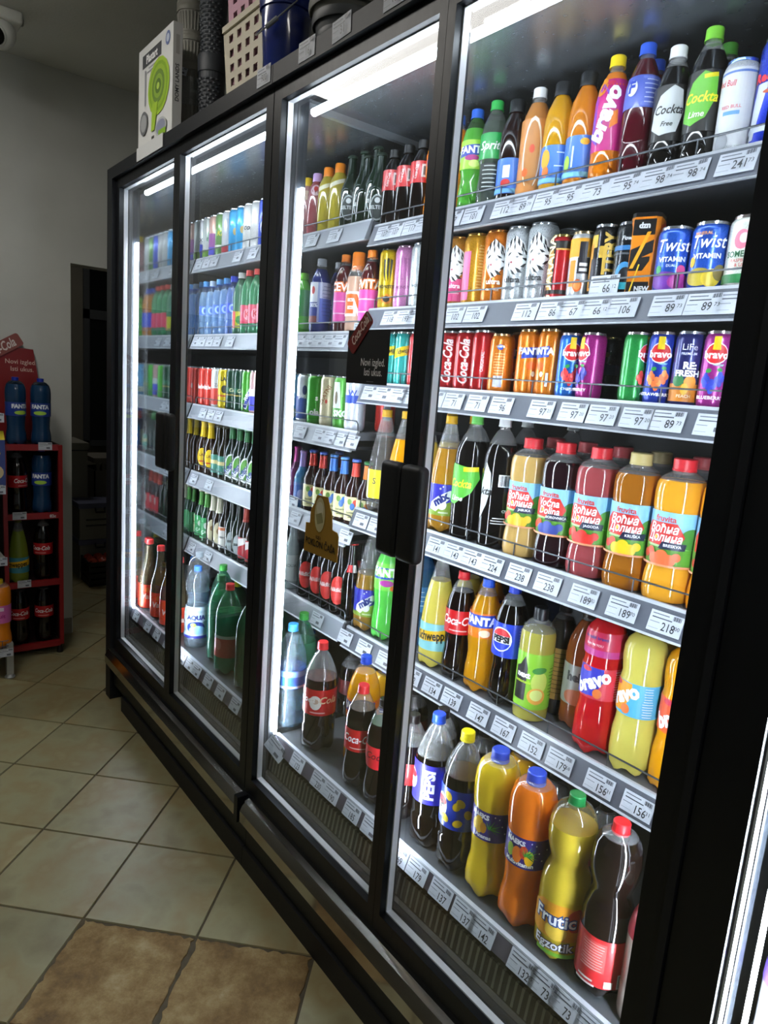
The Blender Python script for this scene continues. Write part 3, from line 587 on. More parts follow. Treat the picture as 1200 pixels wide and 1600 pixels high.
# ------------------------------------------------------------------ slim cans on the third shelf
KS, HS, KB, HB = .029, .146, .0265, .137
can('coke_can', 'cola_can', 'can', KS, HS, 'B8161C', 'red cola can with upright white script', [T('Coca-Cola', -.05, .48, .30, 'F2E8E6', rot=90, shear=.3, wx=.72, bold=.025), ('P', .75, .25, [(-.05, -.25), (.1, -.25), (.25, .1), (.05, .3)], 'E8DAD8')], 'D0D2D4', .4)
can('coke_can_back', 'cola_can', 'can', KS, HS, 'B8161C', 'red cola can turned to its side panel', [('R', 0, .5, .1, .5, 'D86A6A'), ('P', -.8, .25, [(-.05, -.25), (.1, -.25), (.2, .2), (.05, .3)], 'E8DAD8'), T('ORIGINAL', .1, .5, .09, 'E8C8C8', rot=90)], 'D0D2D4', .4)
can('fanta_can', 'soda_can', 'can', KS, HS, 'E07A12', 'orange soda can with blue wordmark', [('P', 0, .68, [(-.75, -.1), (.75, -.06), (.75, .14), (-.75, .1)], FB), T('FANTA', 0, .72, .17, 'FFFFFF', bold=.05), ('E', .1, .45, .7, .16, 'E8641E'), ('E', .3, .3, .28, .1, 'F4F0E0'), ('R', .75, .2, .2, .25, 'D8E0E8')], 'C9A070', .35)
can('fanta_can_small', 'soda_can', 'can', KS, HS * .94, 'DD7A18', 'orange soda can turned to its small print', [('E', 0, .86, .5, .12, FB), T('FANTA', 0, .87, .06, 'FFFFFF')] + lines(0, .72, .9, 8, .06, .014, 'F4C890', 5) + [('R', 0, .13, .7, .24, 'B8BCCC')], 'C9A070', .35)
def bravo_can(key, col, fruit, fc, desc, leaf='2E8A3A', ft='FFFFFF'):
    can(key, 'juice_can', 'can', KB, HB, col, desc, [('R', 0, .96, .45, .2, 'E8C81E'), ('E', 0, .78, 1.45, .36, 'F4F4F4'), ('E', 0, .78, 1.35, .32, 'D01E24'), ('P', 0, .92, [(-.25, -.08), (.25, -.08), (.2, .06), (-.2, .06)], 'E8C81E'), T('bravo', 0, .755, .17, 'FFFFFF', bold=.03), T('nectar', .25, .6, .06, '9AE0D0'), *[('E', u + du, v + dv, .3, .12, fc if (i + j) % 3 else '%02X%02X%02X' % tuple(min(255, int(int(fc[k:k+2], 16) * 1.3)) for k in (0, 2, 4))) for i, (u, v) in enumerate(((-.42, .34), (.42, .36), (0, .24))) for j, (du, dv) in enumerate(((-.16, 0), (.14, .02), (0, .07), (.0, -.06)))], ('E', -.25, .5, .35, .07, leaf, 25), ('E', .35, .52, .3, .06, leaf, -20), T(fruit, 0, .06, .075, ft, bold=.02)], 'D8C8CC', .35)
bravo_can('bravo_blue', '1D6CC8', 'CHERRY', 'D83A3A', 'light blue juice can with red oval logo')
bravo_can('bravo_magenta', 'B02A86', 'BLUEBERRY', '3A3C9A', 'magenta juice can with blueberries and barcode side')
bravo_can('bravo_green', '2A9A48', 'APPLE', 'E0463C', 'green juice can with red oval logo')
bravo_can('bravo_straw', '2440B4', 'STRAWBERRY', 'E8743A', 'royal blue juice can with red oval logo')
bravo_can('bravo_berry', 'A82A8C', 'BLUEBERRY', '2F3FB0', 'purple juice can with blueberries by the door frame')
can('life_can', 'juice_can', 'can', KB, HB, '2A2C6E', 'dark blue and orange refresher can', [('R', 0, .12, 6.2, .3, 'D8862A'), ('E', -.5, .32, .8, .2, '3A7A4A'), ('E', .3, .3, .8, .22, 'E89A3A'), ('E', 0, .18, .5, .2, 'E8B83A'), T('LiFe', 0, .88, .15, 'F0F0F4', bold=.0), T('PREMIUM', 0, .77, .06, 'D8DCF0'), T('RE:', .15, .57, .16, 'FFFFFF', bold=.04), T('FRESH', .05, .44, .14, 'FFFFFF', bold=.04), T('PEACH', 0, .06, .07, 'F4E4C8')], 'C8CAD4', .35)
can('dark_can', 'energy_can', 'can', KB, HB, '14202A', 'dark can set far back between the juice cans', [('R', 0, .5, 6.2, .2, '1E3A5A'), ('E', 0, .8, .5, .1, 'B89A4A')], '8A7A4A', .4)
can('schw_can', 'soda_can', 'can', KS, HS, '3CB8B0', 'teal tonic can with yellow diagonal band', [('P', 0, .68, [(-1.6, -.2), (1.6, .0), (1.6, .22), (-1.6, .02)], 'E8C81E'), T('Schweppes', .1, .7, .15, '1A1A14', rot=12, wx=.6)], 'B8CCC8', .35)
# ------------------------------------------------------------------ big bottles
def schw_labels(c1='8ED0D4', yel='F0BE1E'):
    return [(.16, .40, c1, [('P', 0, .5, [(-3.1, -.32), (3.1, .22), (3.1, .5), (-3.1, -.02)], yel), ('P', 0, .5, [(-1.5, -.22), (1.5, -.05), (1.5, .32), (-1.5, .15)], yel), T('Schweppes', 0, .54, .46, '141414', rot=5, bold=.03, wx=.66)])]
def mix_label():
    return [(.15, .42, '3A38B4', [('P', 0, .3, [(-3.1, -.3), (3.1, -.3), (3.1, .15), (1, .25), (.2, .1), (-.8, -.15), (-3.1, -.2)], '8AA83A'), ('P', 0, .5, [(-.75, -.3), (-.35, -.38), (.5, .1), (.65, .3), (.4, .32), (-.3, .1), (-.7, -.1)], 'ECECEC'), ('E', .0, .34, .55, .3, 'ECECEC'), T('mix', -.1, .52, .34, '1E2A7A', rot=35, bold=.06), ('E', -.15, .86, .12, .07, 'ECECEC'), ('E', 0, .93, .08, .05, 'ECECEC'), T('ANANAS', .1, .1, .08, 'F0F0E0')])]
R15, H15 = .0455, .315
bottle('schw_clear', 'soda_bottle', 'bottle', 'cone', .045, .30, clear('C8C4C0', .16), 'F0B414', 'clear tonic bottle with yellow cap', .74, labels=[(.14, .42, 'D8D49A', [('R', -.9, .5, 1.0, 1.0, 'E8D41E'), T('S', -.9, .6, .3, '141414'), ('R', .35, .55, 1.1, .9, 'DCDCC8')] + lines(.35, .5, .9, 5, .09, .02, '5A5A50') + barcode(.4, .8, .6, .22))])
bottle('schw_orange', 'soda_bottle', 'bottle', 'cone', .045, .302, 'F09A0A', 'F0B414', 'orange tonic bottle with yellow cap', .74, labels=schw_labels('E8A020'))
bottle('schw_lemon', 'soda_bottle', 'bottle', 'cone', .045, .315, 'D8C85A', 'F0B414', 'cloudy lemon tonic bottle with teal label', .76, labels=schw_labels(), trans=.35)
bottle('schw_yellow', 'soda_bottle', 'bottle', 'cone', .045, .305, 'DCC24A', 'F0B414', 'pale yellow tonic bottle half behind the mullion', .74, labels=schw_labels('3A7AA8'), trans=.35)
bottle('mix', 'soda_bottle', 'bottle', 'cone', .045, .305, 'B88428', 'F0B414', 'amber soda bottle with blue and green label', .72, labels=mix_label(), trans=.4)
bottle('mix_low', 'soda_bottle', 'bottle', 'cone', .045, .315, '9A7430', 'F0B414', 'brownish soda bottle with blue and green label', .56, labels=mix_label(), trans=.4)
bottle('cockta15l', 'soda_bottle', 'bottle', 'block', .046, .312, '0B0707', '6CC85A', 'black cola bottle with lime green leaf label', .80, labels=[(.30, .60, None, [('P', 0, .5, [(-1.1, -.5), (-.2, -.55), (.7, -.2), (1.1, .2), (1, .45), (.2, .5), (-.6, .55), (-1.05, .2)], '58B43C'), T('Cockta', 0, .52, .3, 'F2E22A', shear=.3, wx=.8), T('Lime', -.1, .12, .2, 'F2F6E8', shear=.3), ('R', .6, .93, .8, .12, 'E8D81E', 5)])], sq=.10)
bottle('cockta15', 'soda_bottle', 'bottle', 'block', .046, .314, '0B0707', 'E4E4E4', 'black cola bottle with white cap and barcode side', .80, labels=[(.22, .62, None, [('P', -.75, .5, [(-.25, -.5), (.1, -.2), (.25, .1), (.2, .4), (-.1, .6), (-.3, .2)], 'C4C8C8'), T('kta', -.75, .55, .2, '141414', shear=.3)] + barcode(.15, .78, .5, .2) + [T('CE', .25, .2, .07, 'D8D8D8')] + lines(.05, .06, .8, 3, .05, .02, 'B8B8B8'))], sq=.10)
def fru(key, liq, cap, cyr, fruit, desc, trans=.3, txt='JAGODA'):
    a, b = ('Воћна', 'Долина') if cyr else ('Voćna', 'Dolina')
    sh = [('R', 0, .84, 6.28, .36, '8CC4E8'), ('R', 0, .18, 6.28, .38, '5E9A34'), ('R', 0, .5, 6.28, .3, 'A8CC8C'), ('E', 1.1, .55, 1.0, .4, '4E8A3A'), ('E', -1.2, .42, .8, .3, '6AA83C'), ('P', -.15, .6, [(-.8, -.2), (.7, -.22), (.95, -.02), (.6, .22), (-.6, .22), (-.85, .08)], 'CE2A22'),
          T('fruvita', -.05, .89, .15, 'D2382C', bold=.02), T(a, -.12, .70, .23, 'FFFFFF', shear=.2, bold=.02, wx=.82), T(b, -.05, .53, .23, 'FFFFFF', shear=.2, bold=.02, wx=.78), ('E', -.35, .54, .13, .08, 'F2B42A'),
          ('P', .35, .4, [(-.55, -.07), (.5, -.07), (.55, .06), (-.4, .07)], '1E2440'), T(txt, .35, .4, .075, 'F0F0F4', bold=.02)]
    for (u, v, c, s) in [(-.75, .2, 'C8281E', .3), (-.5, .26, 'D84A28', .3), (-.3, .14, fruit, .4), (0, .2, fruit, .42), (.3, .13, fruit, .42), (.0, .08, fruit, .3), (.55, .2, fruit, .3)]: sh.append(('E', u, v, s * 1.2, s * .55, c))
    sh.append(('R', 0, .02, 6.28, .04, 'E0926A'))
    bottle(key, 'juice_bottle', 'bottle', 'jug', .0455, .276, liq, cap, desc, .85, labels=[(.26, .63, '8CC4E8', sh)], capr=.0215, caph=.02, trans=trans, sq=.06, petal=0)
fru('fru_cream', 'BE9A5A', 'E0303A', True, 'E8B42A', 'cloudy apple-coloured juice bottle with red cap', txt='JABUKA')
fru('fru_dark', '1C0A10', 'E0303A', False, '3A4A9A', 'near-black berry juice bottle with red cap', .15, 'BOROVNICA')
fru('fru_pink', '9A4448', 'E0303A', True, 'D8322A', 'dusky pink strawberry juice bottle with red cap', txt='JAGODA')
fru('fru_amber', 'A8661A', 'CBB878', True, 'E8C21E', 'clear amber juice bottle with beige cap', .45, 'KRUŠKA')
fru('fru_peach', 'E29E2A', 'E0303A', True, 'E0683A', 'thick yellow peach juice bottle with red cap', txt='BRESKVA')
fru('fru_orange', 'E88E1E', 'E0303A', False, 'D84A2A', 'orange fruit juice bottle cut by the door frame', txt='NARANDŽA')
fru('fru_back', '3A1A18', 'C84A50', True, '8A2A22', 'dim juice bottle in the second row back', .15)
fru('fru_backb', '2A1A14', 'A89868', True, '8A6A22', 'dim beige-capped juice bottle in the second row back', .15)
def coke_label(a=.42, b=.62, col='C4161C', word='Coca-Cola', tc='FFFFFF'):
    return [(a, b, col, [T(word, 0, .56, .5, tc, shear=.3, wx=.75, bold=.015), ('R', 0, .16, 1.2, .05, 'E8B0AC')])]
bottle('coke1l', 'cola_bottle', 'bottle', 'contour', .040, .288, '0E0504', 'D8202A', 'cola bottle with red cap and label', .82, labels=coke_label(.44, .66))
bottle('fanta1l', 'soda_bottle', 'bottle', 'contour', .040, .292, 'C88A10', '2454C8', 'golden orange soda bottle with blue cap', .86, labels=[(.50, .72, 'EE7A18', [('P', 0, .66, [(-1.2, -.3), (1.2, -.2), (1.2, .3), (-1.2, .22)], FB), T('FANTA', 0, .66, .44, 'FFFFFF', bold=.05), ('E', .4, .2, .7, .3, 'F4D8B0')])], trans=.45)
bottle('pepsi1l', 'cola_bottle', 'bottle', 'contour', .0425, .30, '0B0604', '1C3CC0', 'cola bottle with wide blue label', .84, labels=[(.42, .70, '2440C4', [('E', -.05, .52, 1.35, .72, 'F4F4F4'), ('P', -.05, .52, [(.6 * math.cos(a) * 1.02, .32 * math.sin(a)) for a in [math.radians(k) for k in range(20, 161, 14)]], 'D82A34'), ('P', -.05, .52, [(.6 * math.cos(a) * 1.02, .32 * math.sin(a)) for a in [math.radians(k) for k in range(200, 341, 14)]], '1A3AC0'), T('PEPSI', -.05, .52, .24, '0C0C14', bold=.06)] + lines(1.15, .9, .35, 10, .08, .02, 'A8B8F0'))])
bottle('lemon_next', 'juice_bottle', 'bottle', 'stout', .041, .268, 'A8A048', '15171C', 'lime lemonade bottle with bright green label', .80, labels=[(.12, .62, '8CC83A', [('P', -.45, .52, [(-.6, -.38), (.15, -.38), (.2, .2), (.0, .42), (-.3, .25), (-.6, .2)], '1A1A18'), T('next', -.5, .6, .14, 'FFFFFF', bold=.05), T('lemonade', -.5, .48, .08, 'C8E83A', bold=.02), ('E', .45, .5, .9, .4, 'C8DE6A'), ('E', .35, .25, 1.0, .3, 'E8A84A'), ('E', .35, .27, .7, .2, 'D8E88A'), ('E', .4, .72, .8, .12, '3E8A3A', 10)] + lines(1.15, .75, .4, 9, .06, .012, '3A5A1E'))], capr=.0165, caph=.026, petal=0)
bottle('tan_label', 'juice_bottle', 'bottle', 'block', .04, .27, '2E2A22', '141414', 'dark bottle with tan label in the back row', .86, labels=[(.15, .62, 'B08A48', lines(0, .9, 1.6, 10, .085, .012, '5A421E'))], petal=0)
bottle('brown_tea', 'iced_tea_bottle', 'bottle', 'pet', .042, .285, '7A3E1C', '2A1A10', 'brown tea bottle behind the red juice', .9, labels=[(.22, .55, '8A8A80', [T('hello', 0, .7, .3, '2A2A28', bold=.06), ('E', 0, .2, 1.5, .4, 'A85A38')])])
def bravo15(key, liq, lab, l2, cap, desc, top=None, rotlab=0):
    sh = [('R', .95, .5, 1.2, 1.0, lab), ('P', -.25, .5, [(-.9, -.48), (.3, -.4), (.75, .1), (.7, .48), (-.6, .5), (-.95, .1)], l2), ('E', -.45, .9, .6, .16, 'D0304A'), T('bravo', -.1, .52, .6, 'FFFFFF', rot=30, bold=.05, shear=.1, wx=.85), ('E', .25, .2, .45, .3, 'E87A3A')] + lines(1.25, .92, .5, 12, .075, .016, 'F4F4F4', 4)
    labs = [(.40, .62, lab, sh)]
    if top: labs.append((.70, .86, top, [T('ice cold bravo', -.2, .75, .2, '2A2A7A', bold=.03), T('SUN IN YOU', -.2, .45, .14, 'F4D8DC'), ('R', 0, .12, 6.2, .3, 'C03A8A')]))
    bottle(key, 'juice_bottle', 'bottle', 'bravo', .0455, .318, liq, cap, desc, .93, labels=labs, trans=.35)
bravo15('bravo_red', 'C01820', 'D83A4C', '3C3CB8', 'D8202A', 'red juice bottle with bent white logo', 'C82A50')
bravo15('bravo_lemon', 'D4C860', '5AB4DC', 'F0A01E', 'F0D01E', 'pale lemon juice bottle with sky blue label')
bravo15('bravo_peach', 'F09A10', 'EE6A1C', 'E8582A', 'F0D01E', 'bright orange juice bottle by the door frame')
bottle('fanta_lime', 'soda_bottle', 'bottle', 'contour', .043, .31, '5CC850', '58B430', 'bright green soda bottle', .95, labels=[(.50, .76, '7CD84C', [('P', 0, .62, [(-1.2, -.22), (1.2, -.15), (1.2, .25), (-1.2, .2)], '2A48B8'), T('FANTA', 0, .66, .42, 'FFFFFF', bold=.05), ('E', 0, .28, 1.0, .25, 'B03A9A'), ('E', .5, .1, .5, .2, 'E8742A')])], trans=.4)
bottle('blue_water', 'water_bottle', 'bottle', 'water', .05, .30, clear('4A9AD8', .35), '2A6AC8', 'large blue water bottle behind the mullion', .9, neck='6AAAE0', labels=[(.35, .6, '3A86CC', lines(0, .8, 1.2, 4, .18, .03, 'D8E8F8'))])
# bottom deck
bottle('pepsi15', 'cola_bottle', 'bottle', 'pet', R15, H15, '0B0604', '2450D0', 'cola bottle with blue cap and upright lettering', .70, labels=[(.36, .66, '3A34B0', [T('PEPSI', 0, .5, .34, 'E8E8F4', rot=90, bold=.05), ('E', -1.1, .5, .7, .5, 'F0F0F0'), ('E', -1.1, .62, .6, .2, 'D8303A')])])
bottle('pepsi_lemon', 'cola_bottle', 'bottle', 'pet', R15, H15, '0B0604', 'F0DC14', 'lemon cola bottle with yellow cap and blue label', .70, labels=[(.33, .62, '1E40C0', [('E', -.9, .5, .8, .6, 'F0F0F0'), ('E', -.9, .62, .7, .24, 'D8303A'), T('P', -.85, .5, .3, '0C0C14')] + [('E', u, v, .36, .24, 'E8C41E', a) for u, v, a in ((-.45, .82, 30), (0, .62, -30), (.18, .72, 40), (-.55, .25, 50), (.1, .2, -60), (.55, .45, 20))])])
def naeks(key, liq, fr, word, desc):
    sh = [T('NAEKS', -.35, .82, .22, 'F4F4F4', bold=.05), T(word, -.1, .14, .19, 'F4F4F4', bold=.03)] + [('E', u, v, s * .9, s * 1.1, c) for u, v, s, c in fr]
    sh += [('E', u, v, .06, .05, 'E8E0F8') for u, v in ((.6, .85), (.75, .6), (-.9, .3), (.9, .35), (.4, .92), (1.1, .7))]
    for k in range(9):
        a = math.radians(-40 + k * 22); u0, v0 = .22, .5
        sh.append(('P', u0, v0, [(0, -.02), (.55 * math.cos(a), .34 * math.sin(a)), (.06 * math.cos(a + 1.2), .05 * math.sin(a + 1.2))], '4A9A3A' if k % 2 else '2E6A2A'))
    bottle(key, 'juice_bottle', 'bottle', 'wave', *((.0465, .318) if 'back' not in key else (.043, .225)), liq, '3450C8', desc, .92, labels=[(.42, .62, '34207A', sh)], capr=.0185, caph=.020, trans=.3)
naeks('naeks_pine', 'DDBE28', [(-.35, .5, .55, 'E8B41E'), (-.55, .48, .35, 'F0C83A'), (-.1, .45, .35, 'C88A1E')], 'Ananas', 'pineapple juice bottle with purple label and blue cap')
naeks('naeks_multi', 'E0741A', [(-.55, .48, .4, '9AB83A'), (-.2, .42, .5, 'E87A2A'), (.1, .56, .4, 'D8402A'), (.35, .4, .45, 'F0B81E')], 'Multivitamin', 'orange multivitamin juice bottle with purple label')
naeks('naeks_back', 'C8961A', [(-.35, .5, .5, 'E8B41E')], 'Ananas', 'yellow juice bottle behind the pineapple juice')
bottle('frutic', 'juice_bottle', 'bottle', 'ball', .0465, .322, 'CDB438', '1E8A48', 'yellow exotic juice bottle with green cap', .82, neck='E8E0B0', labels=[(.08, .38, None, [('P', 0, .55, [(-1.2, -.3), (1.2, -.3), (1.2, .32), (.4, .45), (-.6, .42), (-1.2, .2)], 'E8A02A'), ('E', .9, .7, .9, .5, 'D8482A'), ('E', .1, .42, .9, .36, 'F0C84A'), T('Frutic', 0, .66, .36, '2A4A8A', bold=.09), T('Frutic', 0, .66, .36, 'FFFFFF', bold=.02), T('Egzotik', .05, .12, .26, '3A3A5A', bold=.08), T('Egzotik', .05, .12, .26, 'FFFFFF', bold=.02), ('R', .2, -.05, 1.6, .08, '8AC83A')])], trans=.35)
bottle('cola_ball', 'cola_bottle', 'bottle', 'ball', .0455, .322, '140A08', 'E8222C', 'round-shouldered dark cola bottle with red cap', .92, labels=[(.08, .37, 'D42A30', [('R', -.35, .62, 1.0, .6, 'DC5A58')] + lines(-.35, .86, .9, 10, .055, .012, 'F0C0BC', 6) + [('R', .35, .12, .3, .14, 'F4F0EE')] + lines(-.5, .12, .8, 2, .09, .04, 'F4E4E0') + barcode(.8, .2, .26, .26))])
bottle('milk_white', 'yogurt_bottle', 'bottle', 'pet', .04, .26, 'E0CFC4', 'F0F0F0', 'pale yogurt drink bottle cut by the door frame', .95, labels=[(.62, .80, 'C83A4A', [('E', -.3, .5, .8, .5, '6A3AA8')])], trans=.2, petal=0)
bottle('water_blue', 'water_bottle', 'bottle', 'water', R15, H15, clear('C4DCEC', .16), '3C9AE4', 'ribbed clear water bottle with light blue cap', .62, neck='DCECF6', labels=[(.40, .58, '3C7AD8', [('R', 0, .8, 6.2, .3, '8CBCF0'), ('R', 0, .1, 6.2, .12, 'D8E8F8')])], petal=0)
bottle('coke_xmas', 'cola_bottle', 'bottle', 'pet', .047, .315, '1A0C08', 'E02C30', 'large cola bottle with red cap and bearded face label', .68, labels=[(.36, .60, 'C8181E', [('E', -.15, .5, .75, .55, 'E8E4DC'), ('E', -.15, .55, .4, .2, 'C8AE98'), T('Coca', -.75, .6, .34, 'F4EEE8', shear=.3), T('Cola', .6, .6, .38, 'E8C8A0', shear=.3), ('R', 0, .12, .9, .05, 'E8B0AC')])])
bottle('fanta15', 'soda_bottle', 'bottle', 'contour', .0455, .315, 'F0A00A', '2450D8', 'orange soda bottle with blue cap', .86, labels=[(.46, .64, 'F0781A', [('P', 0, .62, [(-1.3, -.3), (1.3, -.2), (1.3, .3), (-1.3, .22)], FB), T('FANTA', 0, .62, .5, 'FFFFFF', bold=.05)])], trans=.4)
bottle('coke_s', 'cola_bottle', 'bottle', 'contour', .041, .272, '140806', 'E02C30', 'shorter cola bottle with red cap and white script', .78, labels=coke_label(.38, .60))
bottle('coke_zero', 'cola_bottle', 'bottle', 'contour', .041, .272, '140806', '1A1414', 'zero cola bottle with black cap and barcode', .78, labels=[(.36, .58, 'C8222A', [T('Coca', -.4, .6, .42, '5A1014', shear=.3), ('R', .55, .4, .3, .6, 'E8D8D4')] + lines(.55, .62, .22, 5, .1, .04, '3A1A1A'))])
bottle('coke_dim', 'cola_bottle', 'bottle', 'contour', .042, .262, '120705', '1A1010', 'cola bottle with red label in the dim corner', .74, labels=[(.36, .58, 'B8242A', [('R', -.2, .3, .25, .5, 'D8A8A4')])])
bottle('dark_back', 'cola_bottle', 'bottle', 'pet', .042, .215, '120A08', '201A18', 'dark cola bottle in the second row back', .76, labels=[(.36, .58, '5A1A1E', [])])
bottle('green_back', 'water_bottle', 'bottle', 'pet', .04, .215, clear('4A8A5A', .3), 'E8D41E', 'yellow-capped green water bottle at the back', .9, neck='7AAA84')
bottle('clear_back', 'water_bottle', 'bottle', 'pet', .04, .205, clear('B8C8D0', .2), '3C8AE0', 'clear water bottle with blue cap at the back', .8)
# left cooler
bottle('pink_lem', 'juice_bottle', 'bottle', 'block', .029, .19, 'B8888A', 'E8C41E', 'hazy pink lemonade bottle with yellow cap', .9, labels=[(.6, .8, None, [('E', 0, .5, 1.2, .8, 'E8D8C0')])], capr=.016, caph=.022, petal=0)
bottle('lilac_juice', 'juice_bottle', 'bottle', 'block', .029, .193, '9A4A50', 'C8A4D8', 'dusky red juice bottle with lilac cap', .9, labels=[(.62, .82, None, [('E', 0, .5, 1.2, .9, 'E4C8D4'), ('E', 0, .6, .5, .4, 'C83A3A')])], capr=.016, caph=.022, petal=0)
bottle('lemon_or', 'juice_bottle', 'bottle', 'block', .031, .20, 'B8A83A', 'EE8A1E', 'yellow-green juice bottle with orange cap', .92, labels=[(.6, .78, None, [('P', 0, .5, [(-1, -.4), (.9, .2), (.9, .5), (-1, .0)], 'E8E4C8')])], capr=.0165, caph=.024, petal=0)
def beer(key, R, H, glass, cap, desc, labels, foil=None, kind='beer', cat='bottle'):
    bottle(key, 'beer_bottle', cat, kind, R, H, liquid(glass, .12), cap, desc, .995, labels=labels, capk='crown', petal=0, foil=foil)
silverlab = [(.1, .46, None, [('E', 0, .5, 1.5, .95, 'B8C0C0'), ('E', 0, .5, 1.3, .82, '2A3430'), T('SELTERS', 0, .5, .18, 'D8DCDC', bold=.03), ('E', 0, .75, .5, .2, 'D8DCDC')])]
beer('glass_green', .031, .21, '0E2212', '2A3A2E', 'dark green glass bottle with silver label', silverlab)
beer('glass_dkgreen', .031, .215, '0C1C10', '1E2A20', 'dark green glass bottle without front label', [])
bottle('cola_glass', 'cola_bottle', 'bottle', 'block', .0305, .205, '0E0504', '141212', 'small black cola bottle with red shoulder label', .9, labels=[(.46, .72, 'CC2026', [T('Coca-Cola', -.35, .5, .22, 'F4F0EC', rot=80, shear=.3, wx=.7), ('R', .4, .55, .55, .6, 'E8E4E0'), ('R', .4, .55, .3, .4, '6A6A6A')])], petal=0)
W05 = .0325
def waterb(key, col, cap, desc, H=.225, lab='3A6AD8'):
    bottle(key, 'water_bottle', 'bottle', 'water', .032, H, clear(col, .38), cap, desc, .8, neck=col, labels=[(.36, .56, None, [('R', 0, .5, 1.7, .8, lab), ('E', 0, .5, .9, .7, 'B8D4F4'), ('E', 0, .5, .4, .4, lab)])], petal=0)
waterb('water_sky', 'A4CEF8', '5AA8EC', 'light blue small water bottle')
waterb('water_deep', '92B4F4', '2C48D4', 'deep blue capped small water bottle', .228, '2A48C8')
waterb('water_white', 'A8D2FA', 'C8DCF2', 'sky blue small water bottle with white cap', .222, '4A78D8')
bottle('min_white', 'water_bottle', 'bottle', 'pet', .032, .236, clear('6AAA88', .4), 'D8DAD4', 'green mineral water bottle with white cap', .9, neck='7AA88A', labels=[(.12, .38, 'C8C83A', [('E', 0, .5, 1.0, .5, '3A8A3A'), ('R', -.8, .5, .5, 1, 'D84A4A')])])
bottle('min_red', 'water_bottle', 'bottle', 'pet', .032, .24, clear('5CB884', .42), 'D83A34', 'green mineral water bottle with red cap', .9, neck='6AA884', labels=[(.18, .46, 'D04A64', [('E', 0, .5, 1.0, .6, 'E8A8B4'), T('K', 0, .5, .5, 'C8283A')])])
bottle('or_blue', 'soda_bottle', 'bottle', 'contour', .032, .235, 'B8742A', '2C58C8', 'amber orange soda bottle with blue label', .88, labels=[(.2, .5, '3A50C8', [])])
bottle('schw_blue', 'soda_bottle', 'bottle', 'pet', .033, .237, '24307A', 'C8CCD4', 'dark blue soda bottle with white and blue label', .86, labels=[(.16, .68, 'A8B4E0', [('R', -.9, .75, 1.0, .5, 'DCE0EA'), ('E', -.9, .8, .4, .2, 'C83A3A'), ('R', -.9, .3, 1.0, .4, '2A3C8C'), T('00%', -.8, .42, .14, 'E8ECF8', bold=.04), ('R', -.9, .07, 1.0, .16, '8A4A4A'), ('R', .5, .8, 1.4, .4, 'C8CCE8'), ('R', .5, .3, 1.4, .6, '5A74D0')] + lines(.5, .9, 1.0, 9, .09, .012, '3A4A8A'))])
bottle('ced', 'vitamin_bottle', 'bottle', 'pet', .0325, .236, '4A1418', 'F0801E', 'pink-labelled dark vitamin drink with orange cap', .86, labels=[(.14, .52, 'DC4AA0', [('R', 0, .3, 6.2, .04, 'F0C8E0'), ('R', 0, .7, 6.2, .04, 'F0C8E0')]), (.5, .66, None, [T('CEVITA', 0, .5, .9, 'F07A28', bold=.12), T('CEVITA', 0, .5, .9, 'FFFFFF', bold=.02)])])
bottle('ced_orange', 'vitamin_bottle', 'bottle', 'pet', .033, .236, 'C8A088', 'F0801E', 'vitamin bottle with tall orange cap and orange lettering', .70, labels=[(.14, .56, None, [T('EV', 0, .5, .75, 'FFFFFF', bold=.14), T('EV', 0, .5, .75, 'EE6A1E', bold=.04)])], capr=.021, caph=.05)
bottle('grn_small', 'soda_bottle', 'bottle', 'pet', .03, .20, '5AB03A', '7ACC3A', 'bright green bottle beside the lamp strip', .9, labels=[(.3, .72, '3A8A4A', [])])
# cans of the left cooler
def scan(key, col, desc, shapes=(), name='soda_can', H=.166, R=.030, lid='C9CCD0'): can(key, name, 'can', R, H, col, desc, shapes, lid, .3)
scan('a_whiteblue', 'E0E2E6', 'white energy can with red and blue marks', [('R', 0, .18, 6.2, .4, '2A3CB4'), ('E', .3, .7, .6, .25, 'D83A3A'), T('XX', 0, .5, .16, '3A3A3A')])
scan('a_silver', 'C4C8CA', 'plain silver can', [('P', 0, .5, [(-.2, .4), (.1, .4), (.3, -.4), (.1, -.4)], 'E4E6E8')])
scan('a_whitegreen', 'DDE4DE', 'white can with green emblem', [('E', .2, .55, .9, .4, '9AD0A8'), T('m', 0, .5, .2, '2A7A4A'), ('R', 0, .08, 6.2, .2, '6A9A2E')])
scan('a_pinkpurple', 'E8B8A8', 'pink and purple can', [('R', 0, .3, 6.2, .6, 'A05AA0'), ('R', 0, .1, 6.2, .22, '4A4ACC')])
scan('a_green', '6A9A54', 'olive green can with yellow script', [T('Kiss', 0, .55, .2, 'E8D83A', shear=.3), ('R', 0, .2, 6.2, .06, 'E4E8DC')])
scan('a_whitered', 'DCDEE2', 'white can with red base', [('R', 0, .07, 6.2, .18, 'B0283A'), ('P', 0, .6, [(-.3, .3), (0, .3), (.2, -.3), (0, -.3)], 'B8BCC4')])
scan('a_lightblue', '36AAE4', 'light blue slim can with gold emblem', [('E', 0, .5, .6, .2, 'D0B064')])
scan('a_whitecoke', 'E2E2DE', 'white can with grey script', [T('coke', 0, .5, .2, '4A4A4C', shear=.3)])
scan('a_white', 'DEDEDA', 'plain white can', [('R', 0, .5, .1, .5, 'C4C4C0')])
scan('a_pepsi', '2C50CC', 'blue cola can with white wave', [('E', 0, .4, 1.4, .4, 'E8ECF4'), ('E', .1, .36, 1.3, .34, '2438B0'), ('E', 0, .62, 1.0, .14, 'D83A44'), T('SI', .3, .5, .14, '0C1020', bold=.05)])
BK = dict(name='beer_can', H=.162, R=.032)
